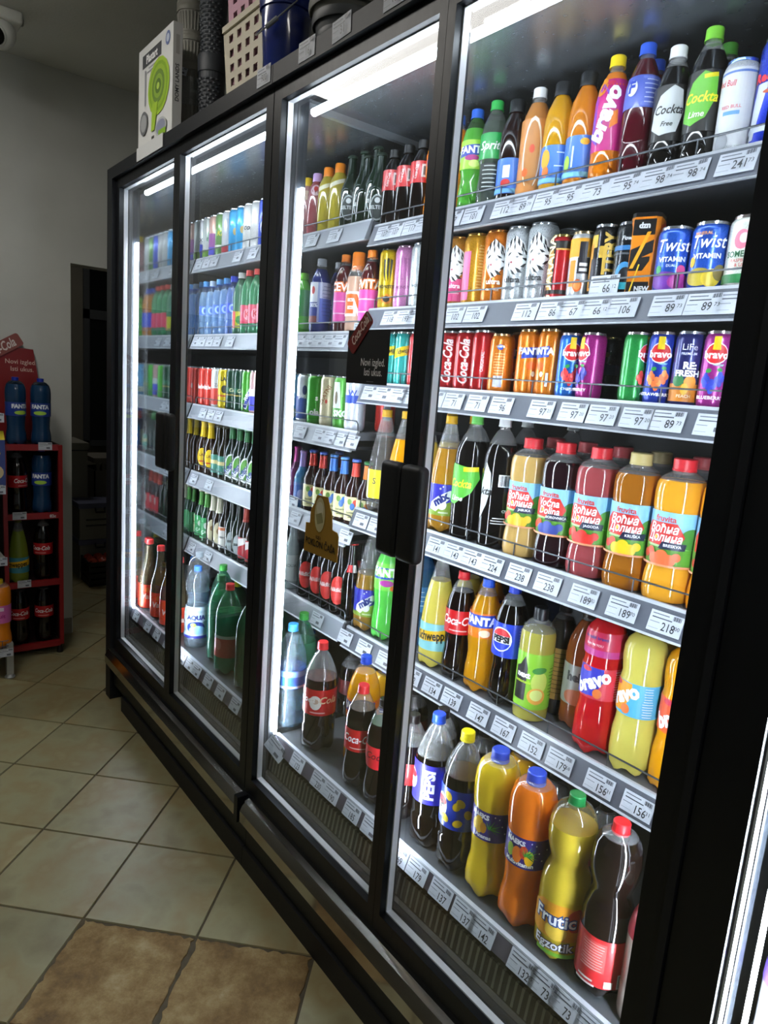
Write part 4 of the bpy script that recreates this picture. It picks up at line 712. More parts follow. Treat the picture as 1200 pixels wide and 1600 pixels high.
scan('b_redwhite', 'E4E4E2', 'white and red beer can at the mirror end', [('P', 0, .3, [(-1.5, -.3), (1.5, -.3), (1.5, .0), (0, .25), (-1.5, .05)], 'D8322C')], **BK)
scan('b_red', 'E03A2C', 'red beer can with white lettering', [T('Budweiser', 0, .5, .2, 'F4ECE8', bold=.03, wx=.7), ('R', 0, .12, .1, .1, 'F0E4E0')], **BK)
scan('b_whitered', 'D8DCDE', 'white beer can with red lower half', [('R', 0, .25, 6.2, .5, 'CC4438'), T('ZAJ', 0, .6, .14, '8A8A8C')], **BK)
scan('b_yellow', 'E0C418', 'yellow beer can with dark emblem', [('E', 0, .5, .9, .24, '2A2A1A'), T('LAV', 0, .8, .16, '2A2A1A', bold=.04), ('R', 0, .3, 6.2, .05, 'C8503A')], **BK)
scan('b_dkgreen', '14402E', 'dark green beer can with gold band', [('R', 0, .5, 6.2, .14, '1E5A40'), T('Carl', 0, .5, .14, 'D8CFA0', shear=.3), ('R', 0, .36, 6.2, .03, 'B89A4A')], **BK)
scan('b_tuborg', '4AA034', 'green beer can with blue diagonal stripe', [('P', 0, .45, [(-.7, -.4), (-.2, -.45), (.75, .3), (.5, .45)], 'E8ECF4'), ('P', 0, .45, [(-.62, -.38), (-.26, -.42), (.68, .28), (.5, .4)], '2A3C9C'), T('TUBORG', .02, .45, .14, 'FFFFFF', rot=62, bold=.03, wx=.8)], **BK)
scan('b_pinkblue', 'E0B4B4', 'pink white and blue beer can', [('R', 0, .2, 6.2, .4, '4A4AC8'), ('R', 0, .5, 6.2, .2, 'E4E4EA')], **BK)
scan('b_lightblue', '6AB0E0', 'light blue beer can with pale base', [('R', 0, .12, 6.2, .2, 'D8DCB8')], **BK)
scan('b_jelen', 'D4D8E0', 'white and blue beer can with deer emblem', [('R', 0, .28, 6.2, .56, '34509C'), ('E', 0, .72, .5, .24, '1E2E6A'), T('pivara', 0, .56, .14, 'F0F0F4', bold=.03)], **BK)
scan('b_green', '3E9A2E', 'grass green beer can with white lettering', [T('ola', 0, .2, .2, 'F4F4F0', bold=.04), T('s', .2, .55, .18, 'F4F4F0', bold=.04)], **BK)
scan('b_beige', 'CFC4A0', 'beige beer can with red emblem', [T('ZLATNI', -.4, .65, .15, '8A5A30', rot=60), ('E', -.2, .5, .25, .1, 'C03A30')], **BK)
scan('b_sko', '52AA3A', 'green and white beer can with stag picture', [('P', -.5, .68, [(-.6, -.3), (.5, -.3), (.3, .3), (-.6, .3)], 'DCE4DC'), ('E', -.55, .62, .4, .3, '7A6A54'), T('SKO', 0, .25, .2, 'F4F4F0', bold=.05)], **BK)
scan('b_whiteblue', 'D8DCE6', 'white and blue striped can by the shelf end', [('R', 0, .62, 6.2, .18, '3450B8'), T('W', -.2, .75, .2, '3450B8')], **BK)
scan('b_bigred', 'D63A34', 'red can with grey barcode panel beyond the shelf end', barcode(0, .35, .6, .3, 'B8B0B0', '5A5A5A'), **BK)
# beer and cider bottles of the left cooler
yl = [(.14, .5, None, [('E', 0, .5, 1.5, .95, 'F0C81E'), T('LAV', 0, .6, .2, '8A5A14', bold=.05), ('R', 0, .25, 1.0, .08, 'C83A28')])]
beer('beer_yellow', .0315, .222, '2A1608', 'E8C01E', 'brown beer bottle with yellow neck foil', yl, (.70, .96, 'ECC414'))
beer('beer_plain', .031, .218, '1E1A0C', '3A3A20', 'green-brown beer bottle with teal label', [(.1, .45, '4A8A7A', [('R', 0, .6, 6.2, .2, 'D8C48A')])])
tub = [(.08, .52, None, [('E', 0, .5, 1.6, 1.0, 'E8ECEE'), ('E', 0, .5, 1.4, .86, '5A9A3A'), ('P', 0, .5, [(-.85, -.4), (-.4, -.45), (.85, .36), (.5, .45)], 'F0F2F4'), T('TUBORG', .0, .5, .24, '22388C', rot=48, bold=.04, wx=.8)])]
beer('beer_tuborg', .0315, .226, '14201A', '2E7A3A', 'dark beer bottle with striped green oval label', tub, (.78, .95, '2E6A3A'))
beer('breezer_blue', .030, .195, '1E6A9C', 'C09AD8', 'blue alcopop bottle with lilac neck', [(.1, .45, '2A5AA8', [('E', 0, .4, .9, .5, '9AA4E0')])], (.72, .96, '9A8AD0'))
beer('breezer_pink', .030, .195, '6A2A5A', 'D83A9A', 'pink alcopop bottle behind the blue one', [], (.72, .96, 'C84A9A'))
def som(key, f, n, desc):
    beer(key, .030, .205, '26100E', n, desc, [(.08, .44, 'E8DFA8', [('E', .3, .75, .6, .3, f), ('E', -.3, .8, .5, .25, '7AA04A'), ('E', 0, .6, .5, .3, '4A7AC8'), T('Somersby', 0, .35, .13, '2A4A30', bold=.02), ('R', 0, .15, .8, .04, '8A8A5A')])], (.74, .94, f))
som('cider_blue', '4A84D8', '5A9AE0', 'cider bottle with blue neck and cream label')
som('cider_red', 'D8483C', '4A6AC8', 'cider bottle with red neck and cream label')
som('cider_orange', 'E88A3A', '4A9A5A', 'cider bottle with orange neck and cream label')
beer('beer_white_round', .031, .222, '20120A', '8A8A80', 'beer bottle with round cream label', [(.12, .5, None, [('E', 0, .5, 1.6, 1.0, 'E8E2CC'), ('E', 0, .5, 1.3, .8, 'D8C8A8'), T('S', 0, .5, .3, '6A3A2A')])])
beer('beer_green_lab', .030, .226, '14301E', 'D8D4B0', 'green beer bottle with bright green label', [(.1, .5, '3A9A5A', [('E', 0, .62, .7, .3, 'E0E8DC'), T('CARL', 0, .3, .2, 'F0F4EC', bold=.03)])], (.70, .95, '4A8A3A'))
beer('beer_cream_oval', .031, .23, '1E1209', 'D8D4C0', 'beer bottle with cream oval label and pale foil', [(.1, .52, None, [('E', 0, .5, 1.5, 1.0, 'E8DEB8'), ('E', 0, .6, .5, .25, '8A6A3A')])], (.68, .95, 'D8D4B8'))
beer('beer_white_lab', .030, .232, '16120E', '6A6A68', 'slim beer bottle with white and orange label', [(.1, .48, 'E4E0D8', [('R', 0, .9, 6.2, .14, 'D87A4A'), T('ERDINGER', 0, .5, .12, '3A3A48')])])
beer('beer_silver_lab', .030, .234, '0E1A12', '4A5A50', 'slim green beer bottle with silver label', [(.1, .46, None, [('E', 0, .5, 1.3, .95, 'AEB8B8'), ('R', 0, .5, 1.0, .12, '2A3A3A')])])
beer('beer_red_lab', .031, .232, '160C08', 'A82A28', 'dark beer bottle with red and white label', [(.1, .46, 'B4323A', [('P', 0, .6, [(-1.2, -.1), (1.2, .3), (1.2, .5), (-1.2, .3)], 'E4E0DC')])], (.72, .95, '9A3A2E'))
beer('beer_niksicko', .031, .25, '0C0706', 'A8A098', 'dark beer bottle with round red label', [(.14, .52, None, [('E', 0, .5, 1.75, 1.0, 'DC3A34'), T('Nikšićko', 0, .52, .2, 'F4E8E4', shear=.25, bold=.03, wx=.85)])])
beer('beer_darkred', .031, .25, '0A0605', 'D8322E', 'dark bottle with red crown cap', [(.62, .72, None, [('R', -.2, .5, .8, .9, 'D8343A'), ('R', .6, .5, .5, .9, 'F0E8E4')])])
beer('clear_whitelab', .032, .25, 'A8B4B4', 'C8D0D0', 'clear white-labelled glass bottle beside the lamp strip', [(.12, .5, 'DCE4E2', [T('AQUA', 0, .6, .16, '8A9494')])])
bottle('red_cordial', 'soda_bottle', 'bottle', 'longneck', .040, .305, clear('8A7A5A', .3), 'F03A3C', 'long-necked bottle with orange-red label', .9, neck='B8B4A0', labels=[(.02, .36, 'F04A2C', [T('Vaša', 0, .5, .3, 'F8E8E0', shear=.2, bold=.04), ('E', 0, .78, .5, .22, 'F08A3A')])], petal=0)
bottle('aqua15', 'water_bottle', 'bottle', 'ball', .0455, .312, clear('B8C8D4', .18), '4A86E8', 'clear water bottle with pale blue wave label', .7, neck='DCE4EA', labels=[(.14, .52, 'B4CCE0', [('R', 0, .86, 6.2, .24, 'C4D8E4'), T('AQUA', 0, .66, .2, '2A2C7A', bold=.06), ('E', 0, .34, 1.5, .4, '2A3C9A'), ('E', .1, .26, 1.3, .3, '8ABCE0'), ('E', -.2, .42, .5, .14, 'A8B84A'), ('R', 0, .03, 6.2, .08, '3A3AA0')])], petal=0)
bottle('clear15', 'water_bottle', 'bottle', 'ball', .0455, .315, clear('B4C4D0', .2), 'D4E0EC', 'clear water bottle with white cap beside the wave label', .7, labels=[(.14, .5, '8AA4D0', [('E', 0, .5, 1.0, .4, 'DCE4F0')])], petal=0)
bottle('green15', 'water_bottle', 'bottle', 'pet', .0455, .315, clear('57A880', .45), '3C9A3C', 'green mineral water bottle with green cap', .72, neck='7CC4A4')
bottle('green15b', 'water_bottle', 'bottle', 'pet', .0455, .318, clear('57A888', .45), '3A7A4A', 'green mineral water bottle with dark green cap', .72, neck='7CC4A4')
bottle('green15r', 'water_bottle', 'bottle', 'pet', .047, .318, clear('4FB088', .45), 'D83A3A', 'green mineral water bottle with red cap and red label', .7, neck='8AD8B4', labels=[(.20, .44, 'C0504A', [('E', -.6, .6, .5, .5, 'D88A84'), ('R', 0, .96, 6.2, .14, 'B8C8BC')])])
bottle('dkgreen15', 'water_bottle', 'bottle', 'pet', .046, .318, clear('3A7048', .45), 'B8343A', 'dark green mineral water bottle at the door frame', .9, neck='4A7A54')
bottle('fanta_teal', 'soda_bottle', 'bottle', 'wave', .045, .315, '16385A', '1A2E9C', 'blue soda bottle', .9, neck='3A6080', labels=[(.44, .64, '1E3A8E', [T('FANTA', 0, .7, .4, 'E8ECF4', bold=.06), ('E', 0, .25, 1.3, .3, 'A8D04A')])])
bottle('coke_rack', 'cola_bottle', 'bottle', 'contour', .044, .315, '0C0605', '1E0C0C', 'cola bottle', .86, labels=coke_label(.42, .60, 'B0161E'))
bottle('schw_rack', 'soda_bottle', 'bottle', 'cone', .045, .315, '7A8A2E', '6A6A2A', 'yellow-green tonic bottle', .8, labels=schw_labels('4A9AA8'))
bottle('orange_pink', 'juice_bottle', 'bottle', 'wave', .046, .315, 'E8821A', 'E8C82A', 'orange juice bottle with pink label', .9, labels=[(.38, .64, 'D86AB0', [('R', .2, .8, .5, .2, 'F0D8E8'), T('fruit', .1, .4, .3, 'A82A7A', bold=.03)])])
bottle('white_purple', 'milk_bottle', 'bottle', 'stout', .045, .33, 'E4E8E4', '7A5AC8', 'white milk drink bottle with purple label', .95, labels=[(.70, .82, '7A5AC8', [])], trans=.2, petal=0)
# ================================================================== DRINKS: placing
ORD = ['first', 'second', 'third', 'fourth', 'fifth', 'sixth', 'seventh', 'eighth', 'ninth', 'tenth', 'eleventh', 'twelfth', 'thirteenth', 'fourteenth', 'fifteenth', 'sixteenth']
DOORX = [(-9, -.025, 'first'), (-.025, .606, 'second'), (.606, 1.238, 'third'), (1.238, 1.88, 'fourth')]
ITEMS = []
def row(shelf_z, level, lst, side, yfront=0.312):
    out = []
    for it in lst:
        key, px, py = it[:3]; yo = it[3] if len(it) > 3 else 0.0; tw = it[4] if len(it) > 4 else -10.0
        d = DES[key]; Yc = yfront + d.R + yo
        x = px if py is None else at(px, py, Yc).x
        out.append([key, x, Yc, shelf_z, level, tw, side])
    for _ in range(40):      # keep neighbours from touching
        for i in range(len(out)):
            for j in range(i + 1, len(out)):
                a, b = out[i], out[j]; ra, rb = DES[a[0]].R, DES[b[0]].R
                dx, dy = b[1] - a[1], b[2] - a[2]; dd = math.hypot(dx, dy); need = ra + rb + 0.0015
                if dd < need:
                    if abs(dy) < 0.02:
                        s = (need - dd) / 2 * (1 if dx > 0 else -1); a[1] -= s; b[1] += s
                    else:
                        bk = b if dy > 0 else a; bk[2] += (need - dd)
    ITEMS.extend(out)
def finish_rows():
    def door_of(x, y):
        cx = CAM.x + (x - CAM.x) * (0 - CAM.y) / (y - CAM.y)
        return next(n for a, b, n in DOORX if a <= cx < b) if cx < 1.88 else 'fourth'
    lab = {}
    for it in ITEMS:
        key, x, y, z, level, tw, side = it
        base = f"{DES[key].desc}, {level} shelf, {door_of(x, y)} door"
        it.append(base); lab.setdefault(base, []).append(it)
    ords = ORD
    for base, its in lab.items():
        its.sort(key=lambda q: q[1])
        for i, it in enumerate(its):
            key, x, y, z, level, tw, side = it[:7]; d = DES[key]
            l = base if len(its) == 1 else f"{base}, {ords[i]} from left"
            th = math.atan2(CAM.x - x, y - CAM.y) + math.radians(tw)
            place(key, x, y, z + 0.0005, th, l, f"drinks on the {level} shelf of the {side} cooler")
R_ = 'right'; L_ = 'left'
row(B_SH[0], 'top', [('glass_dkgreen', 597, 250), ('glass_green', 612, 250), ('cola_glass', 636, 237), ('cola_glass', 652, 230), ('cola_glass', 669, 222), ('fanta_o', 697, 200), ('fanta_o', 716, 189),
    ('fanta_g', 745.5, 181), ('sprite', 770.4, 169), ('tea_dark', 798.6, 172), ('tea_peach', 837.6, 150), ('tea_yellow', 869, 146), ('tea_orange', 903, 131), ('bravo05', 948, 107, 0, -25), ('syrup_red', 1003.5, 86, 0, 10),
    ('cockta', 1060, 87), ('cockta_g', 1103.6, 64, 0, -18), ('rb_white', 1142.6, 118, 0, -20), ('rb_blue', 1191, 80, 0, -15), ('back_dark', 1139, 82, .07), ('glass_dkgreen', 628, 235, .07), ('tea_dark', 880, 140, .07), ('syrup_red', 1030, 85, .07)], R_)
row(B_SH[1], 'second', [('monster_yellow', 612.8, 400, 0, -15), ('monster_black', 614, 393, .07), ('monster_pink', 641.6, 390), ('monster_white', 661.5, 384), ('silver_plain', 700.6, 379), ('tiger_pink', 721, 376), ('tiger_gold', 746, 370, 0, 20), ('tiger_orange', 777.5, 363),
    ('tiger_white', 814.8, 357.7, 0, -14), ('tiger_white', 858.8, 354, 0, -18), ('silver_plain', 893, 364, .075), ('red_gold', 883.7, 371, -.0, -5), ('orange_black', 913, 368.6), ('battery', 940.8, 360, 0, -18), ('black_blue', 979, 357.7), ('twist_purple', 1064, 359.7, 0, -8), ('red_gold', 1072, 355, .08), ('twist_yellow', 1119, 352.6, 0, -8), ('cider_white', 1169, 344, 0, -18)], R_)
row(B_SH[2], 'third', [('schw_can', 620, 521.7), ('schw_can', 637.4, 521), ('coke_can', 650.4, 520.6), ('coke_can', 690, 520, 0, 15), ('coke_can', 710, 520), ('coke_can', 732.6, 519, 0, -8), ('coke_can_back', 755, 518.4), ('fanta_can_small', 779, 523.4), ('fanta_can', 806, 525, .03, -35), ('fanta_can', 834.4, 516, 0, 5),
    ('fanta_can', 866, 515, 0, -50), ('bravo_blue', 894, 522, 0, 5), ('bravo_magenta', 929, 521, 0, -55), ('dark_can', 955, 530, .09), ('bravo_green', 1002, 520, 0, 50), ('bravo_straw', 1042, 518, 0, -8), ('life_can', 1083, 519, 0, -2), ('bravo_berry', 1125, 517, 0, -10), ('coke_can', 742, 516, .07), ('fanta_can', 850, 518, .07), ('bravo_straw', 1062, 520, .065)], R_)
row(B_SH[3], 'fourth', [('schw_clear', 610, 641, 0, 20), ('schw_orange', 637.4, 643), ('schw_yellow', 675.7, 646.5), ('mix', 701.4, 649, 0, -8), ('cockta15l', 752.7, 650, 0, -40), ('cockta15', 796.7, 654, 0, 5), ('fru_cream', 840.4, 684, 0, -26), ('fru_dark', 887.7, 690, 0, -26), ('fru_pink', 939, 696, 0, -24), ('fru_amber', 996.8, 704, 0, -16),
    ('fru_peach', 1062.8, 710.4, 0, -22), ('fru_orange', 1136, 718, 0, -14), ('schw_yellow', 733.5, 650.5, .1), ('schw_yellow', 716, 653, .1), ('fru_back', 866.4, 687, .1), ('fru_back', 914.6, 692.6, .1), ('fru_back', 975.5, 698, .1), ('fru_backb', 1033.6, 707, .1), ('fru_back', 1100, 711, .1), ('cockta15', 835, 657, .1), ('cockta15', 897, 663, .2)], R_)
row(B_SH[4], 'fifth', [('mix_low', 577, 925), ('fanta_lime', 606, 925, 0, -8), ('blue_water', 655, 930, .06), ('schw_lemon', 693, 866, 0, -10), ('coke1l', 727, 887.6, 0, -6), ('fanta1l', 771, 899, 0, -20), ('pepsi1l', 803, 905, 0, -28), ('lemon_next', 846, 942, 0, -6), ('tan_label', 888, 990, .06, 0), ('brown_tea', 905, 952, .06), ('bravo_red', 956, 958, 0, -20), ('bravo_lemon', 1022, 985, 0, -48), ('bravo_peach', 1072, 1015, 0, -12),
    ('fanta1l', 765, 888, .1), ('dark_back', 815, 930, .1), ('schw_lemon', 741, 890, .1), ('bravo_lemon', 1050, 975, .1)], R_)
DY = 0.082
row(DECK, 'bottom', [('water_blue', 457, 1007, 0), ('coke_xmas', 504.5, 1014, 0, -6), ('fanta15', 558, 1035, 0.02, -30), ('coke_s', 568.5, 1074.6, 0, -4), ('coke_zero', 603, 1093, 0, -4), ('coke_dim', 648, 1090, .02), ('coke_dim', 672, 1110, .06), ('pepsi15', 701, 1109.4, 0, -8), ('pepsi_lemon', 730.5, 1139.7, 0, -10), ('naeks_pine', 780.6, 1173.6, 0, -18), ('naeks_multi', 847.4, 1197, 0.0, -14), ('frutic', 906, 1236.5, 0, -14),
    ('cola_ball', 971.7, 1277, 0, 0), ('milk_white', 1.772, None, 0, -10), ('clear_back', 486, 989.5, .2), ('green_back', 474, 974, .25), ('dark_back', 553, 1020, .2), ('naeks_back', 606, 1053, .2), ('dark_back', 760, 1130, .2), ('naeks_back', 822.6, 1185, .2), ('dark_back', 870, 1215, .2), ('dark_back', 950, 1255, .2), ('green_back', 455, 965, .3), ('dark_back', 700, 1095, .2), ('dark_back', 650, 1070, .2)], R_, DY)
row(A_SH[0], 'top', [('a_whiteblue', -.565, None), ('a_whitegreen', 334, 337), ('a_pinkpurple', 343, 335), ('a_green', 352, 332), ('a_whitered', 362, 329), ('a_lightblue', 370.6, 334), ('a_lightblue', 381, 330), ('a_whitecoke', 393, 326), ('a_white', 404, 322.4), ('a_pepsi', 414, 318), ('a_green', -.07, None), ('a_silver', 0.0, None),
    ('pink_lem', 487.7, 283), ('lilac_juice', 502, 276.6), ('pink_lem', 513.5, 290, .06), ('lemon_or', 522.8, 273), ('lemon_or', 532.6, 263.6), ('glass_green', 550, 252), ('glass_green', 563, 251), ('glass_green', 577, 249), ('glass_dkgreen', 572, 249, .07)], L_)
row(A_SH[1], 'second', [('water_sky', -.565, None), ('water_white', -.495, None), ('water_sky', 342, 438.8), ('water_sky', 354, 436.5), ('water_deep', 368, 432.6), ('min_white', 378, 428), ('min_red', 391.7, 425), ('min_red', 406, 423.4), ('min_red', -.085, None), ('or_blue', -.015, None), ('or_blue', .055, None),
    ('grn_small', 476, 432), ('schw_blue', 503.8, 408, 0, 8), ('schw_blue', 532, 406, .07), ('ced', 543.4, 402.5, 0, 5), ('ced_orange', 562, 404), ('ced', 581.8, 394, 0, -40)], L_)
row(A_SH[2], 'third', [('b_red', -.57, None), ('b_red', 332, 576), ('b_whitered', 343, 577), ('b_yellow', 354, 577.4), ('b_dkgreen', 366.8, 578), ('b_dkgreen', 381, 578), ('b_tuborg', 393.6, 579), ('b_pinkblue', 405, 580), ('b_green', -.05, None), ('b_dkgreen', .03, None), ('b_red', -.535, None, .07), ('b_red', -.46, None, .07),
    ('b_lightblue', 467, 585.6), ('b_jelen', 480, 585.6), ('b_green', 494, 586), ('b_beige', 518, 586.7), ('b_sko', 543, 586.7, 0, -15), ('b_whiteblue', .525, None), ('b_bigred', .56, None, .10, 10)], L_)
row(A_SH[3], 'fourth', [('beer_yellow', -.575, None), ('beer_yellow', 331, 660), ('beer_plain', 343.8, 662.6), ('beer_plain', 353, 664), ('beer_tuborg', 364.8, 666), ('beer_tuborg', 377, 667), ('beer_tuborg', 390, 672), ('beer_tuborg', 401, 676), ('beer_tuborg', -.05, None), ('beer_plain', .03, None),
    ('breezer_pink', 466, 702, .05), ('breezer_blue', 476, 703), ('cider_red', 497, 702), ('cider_red', 506.6, 705), ('cider_blue', 520, 709.4), ('cider_blue', 540, 707.6), ('cider_red', 561, 713), ('cider_orange', 571, 717), ('cider_red', 531, 707, .065)], L_)
row(A_SH[4], 'fifth', [('beer_white_round', -.575, None), ('beer_green_lab', 321, 792), ('beer_green_lab', 330, 797), ('beer_cream_oval', 339, 795), ('beer_cream_oval', 346, 800), ('beer_white_lab', 353, 805), ('beer_silver_lab', 361, 812), ('beer_silver_lab', 370, 818), ('beer_red_lab', 382, 822), ('beer_red_lab', 392, 826), ('beer_red_lab', 403, 832), ('beer_niksicko', -.02, None),
    ('clear_whitelab', 455.7, 891), ('beer_niksicko', 480, 900), ('beer_niksicko', 499, 910), ('beer_niksicko', 514, 919), ('beer_niksicko', 530, 926), ('beer_darkred', 549, 857), ('beer_darkred', 564, 849, .05)], L_)
row(DECK, 'bottom', [('red_cordial', 234.5, 846), ('red_cordial', 251.7, 853.6), ('red_cordial', 267, 862.6), ('red_cordial', 281, 873), ('clear15', 292.5, 879, .03), ('aqua15', 309.7, 892.6, 0, -4), ('green15', 334, 902.5, .05), ('green15b', 346, 914.3, .02), ('green15r', 359.6, 924.3), ('dkgreen15', 380, 935, .03), ('dkgreen15', 392, 950, 0),
    ('clear_back', 300, 872, .2), ('dark_back', 328, 888, .2), ('green_back', 372, 915, .2), ('green15', .45, None, 0.02), ('green15', .53, None, .08)], L_, DY)
finish_rows()
# carton-shaped energy drink among the cans
ox = at(1014, 341, .345).x
oc = thing('energy_carton', 'tall orange and black eight-sided energy drink carton, second shelf, fourth door', 'carton', (ox, .348, B_SH[1] + .0005), math.atan2(CAM.x - ox, .345 - CAM.y) - math.radians(14), 'drinks on the second shelf of the right cooler')
w_, c_ = .0275, .008; octo = [(-w_ + c_, -w_), (w_ - c_, -w_), (w_, -w_ + c_), (w_, w_ - c_), (w_ - c_, w_), (-w_ + c_, w_), (-w_, w_ - c_), (-w_, -w_ + c_)]
ob = MB().prism(octo, 'z', 0, .145, mat('E8861C', .35, 0, .3)).build('body', oc)
MB().prism([(x * .97, y * .97) for x, y in octo], 'z', .145, .153, mat('1A1718', .35)).build('top', oc)
pr = link('carton_print', make_print([('R', 0, .87, 1.5, .2, '1A1718'), T('dzn', 0, .89, .1, 'F0F0F0', bold=.05), ('P', 0, .55, [(-.75, -.12), (.75, .0), (.75, .16), (-.75, .04)], '1D1A1A'), ('P', 0, .42, [(-.75, -.1), (.2, -.1), (.6, .02), (.6, .08), (-.75, .06)], '1D1A1A'), ('P', -.1, .55, [(-.6, -.2), (-.35, -.2), (.6, .26), (.35, .26)], 'F0A828'), ('R', 0, .09, 1.5, .18, '1A1718'), T('NEW', .3, .09, .08, 'F0F0F0', bold=.05), ('P', -.1, .2, [(-.5, -.2), (-.4, -.2), (.1, .2), (0, .2)], 'F0C83A')], None, 'carton_print', 0, .145, .0275), ob); pr.location = (0, -w_, 0)
pr = link('carton_print', make_print([('P', 0, .6, [(-.7, -.1), (.7, .2), (.7, .38), (-.7, .3)], 'D8483A'), ('P', 0, .3, [(-.7, -.2), (.7, .0), (.7, .2), (-.7, .1)], 'E8B01E'), ('R', 0, .08, 1.4, .16, '9A3A5A')], None, 'carton_print', 0, .145, .0275), ob); pr.location = (w_, 0, 0); pr.rotation_euler = (0, 0, math.pi / 2)
# third cooler: a bottle seen through its door
place('white_purple', 2.012, .13, DECK + .0005, .1, 'white milk drink bottle with purple label in the cooler at the right edge', 'drinks in the cooler at the right edge')
place('white_purple', 2.12, .13, DECK + .0005, .1, 'white milk drink bottle with purple label beside another, right edge cooler', 'drinks in the cooler at the right edge')
place('white_purple', 2.08, .37, .86 + .0005, .1, 'white milk drink bottle on a shelf of the cooler at the right edge', 'drinks in the cooler at the right edge')

# ================================================================== PRICE TAGS
TAGN = {}; INK = '16181E'
def tag_print(num):
    if num in TAGN: return TAGN[num]
    W, H = .066, .040; sh = []
    rn = random.Random(num)
    sh += [('R', -.18, .86, .5, .05, '6A6E78'), ('R', -.12, .68, .6, .055, '4A4E58'), ('R', -.3, .46, .3, .04, '8A8E96'), ('R', -.3, .16, .32, .03, 'A0A4AA')]
    for i in range(11): sh.append(('R', .2 + i * .024, .84, .010 + .006 * (i % 3), .20, '4A4C54'))
    if num and num[0] != '-':
        a, _, b = num.partition('.'); sh.append(('T', a, .14, .31, .56, INK, {'bold': .008, 'wx': .8}))
        if b: sh.append(('T', b, .40, .40, .26, INK, {'bold': .0}))
    else: sh.append(('R', .2, .28, .26, .2, '5A5C66'))
    TAGN[num] = make_print(sh, None, 'tag_print', -H / 2, H, W); return TAGN[num]
tagmesh = MB().box(-.033, .033, 0, .0008, -.020, .020, M_PAPER).mesh('price_tag')
TAGC = {}
def price_tag(x, y, z, tilt, num, where, rz=0.0, scale=1.0, roll=0.0, group=None):
    o = link('price_tag', tagmesh); o.location = (x, y, z); o.rotation_euler = (tilt, roll, rz); o.scale = (scale,) * 3
    o['num'] = num; TAGC.setdefault(where, []).append(o); tag(o, None, 'price tag', group or 'price tags on the shelf rails')
    p = link('tag_print', tag_print(num), o); return o
def rail_tag(px, py, z, num, where):
    x = at(px, py, .288).x; price_tag(x, .2855, z - .0255, -math.atan2(.020, .054), num, where)
def deck_tag(px, py, num, where):
    x = at(px, py, .05).x; price_tag(x, .0462, DECK - .0145, -math.atan2(.016, .038), num, where, scale=.95)
for z, nm, L in [(B_SH[0], 'top right rail', [(600, 372, '107'), (617, 371, '107'), (643, 365, '117'), (664, 361, '-'), (706, 355, '107'), (738.5, 348, '101'), (787, 334, '112'), (815, 328, '89.79'), (854, 323, '95'), (888.5, 317, '95'), (930, 310, '73'), (977, 298, '95.74'), (1027, 290, '98.74'), (1077, 279, '98.74'), (1150, 267, '241.73')]),
                 (B_SH[1], 'second right rail', [(609.5, 502, '118'), (633, 504, '193'), (651, 504, '-'), (710, 501, '102'), (742, 500, '102'), (821, 492.5, '112'), (861, 492, '86'), (893, 492, '67'), (930, 490, '66.12'), (972, 489, '106'), (1043, 484, '89.73'), (1099.5, 481.5, '89.73'), (1152, 480, '-')]),
                 (B_SH[2], 'third right rail', [(578, 618, '-'), (599.5, 621, '-'), (623, 624.6, '-'), (642, 628, '-'), (679.5, 630, '71'), (708.8, 632, '71'), (745.6, 634, '71'), (783.5, 638, '96'), (846, 643, '97.21'), (895, 647, '97.20'), (941, 650, '97.20'), (995, 655, '97.20'), (1043, 658, '89.73'), (1116, 664, '-')]),
                 (B_SH[3], 'fourth right rail', [(565, 813, '-'), (588, 824, '-'), (682, 856, '141'), (710, 866, '143'), (738, 874, '143'), (769, 884, '224'), (811, 898, '238'), (856, 914, '238'), (912.5, 933, '189.70'), (973, 952, '189.70'), (1040, 976, '218.00')]),
                 (B_SH[4], 'fifth right rail', [(540, 994.6, '-'), (569.4, 1012, '-'), (601.5, 1030, '-'), (644, 1056, '162'), (675, 1077, '134'), (706, 1093, '139'), (748, 1114, '147'), (787.5, 1137, '167'), (831, 1164, '152'), (875, 1191, '179.58'), (937.5, 1222, '156.31'), (997, 1256, '156.31')]),
                 (A_SH[0], 'top left rail', [(488, 379, '101'), (523, 372, '118'), (311, 426, '-'), (323, 421, '-'), (335, 417, '-'), (372, 403, '-'), (396, 395, '-')]),
                 (A_SH[1], 'second left rail', [(306, 546, '-'), (316, 545, '-'), (328, 544, '-'), (340, 543, '-'), (360, 541, '-'), (470, 533, '-'), (485, 533, '-'), (500, 532, '-'), (516, 532, '-'), (532, 531, '-')]),
                 (A_SH[2], 'third left rail', [(318, 634, '-'), (330, 638, '-'), (342, 642, '-'), (470, 672, '-'), (500, 680, '-'), (517, 684, '-'), (533, 689, '-'), (550, 693, '-')]),
                 (A_SH[3], 'fourth left rail', [(303, 747, '-'), (327, 757, '-'), (462, 810, '-'), (540, 843, '-')]),
                 (A_SH[4], 'fifth left rail', [(300, 862, '-'), (325, 877, '-'), (496, 967, '-')])]:
    for px, py, n in L: rail_tag(px, py, z, n, nm)
for px, py, n in [(466, 1192, '123'), (499, 1219, '230'), (519, 1240, '190'), (551, 1269, '185'), (580, 1295, '-'), (623.8, 1334, '169'), (653, 1359, '179'), (690, 1397, '137'), (726, 1430, '137'), (755, 1455, '142'), (817.5, 1509, '132.05'), (851, 1542.5, '73'), (884, 1576, '73'), (925, 1612, '-')]: deck_tag(px, py, n, 'bottom right rail')
for px, py in [(214, 965), (232, 985), (246, 1000), (262, 1018), (285, 1040), (297, 1048), (308, 1058), (326, 1075), (345, 1090), (368, 1110)]: deck_tag(px, py, '-', 'bottom left rail')
price_tag(at(941, 452, .305).x, .3085, B_SH[1] + .022, -.1, '66.12', 'standing against the wire of the second shelf')
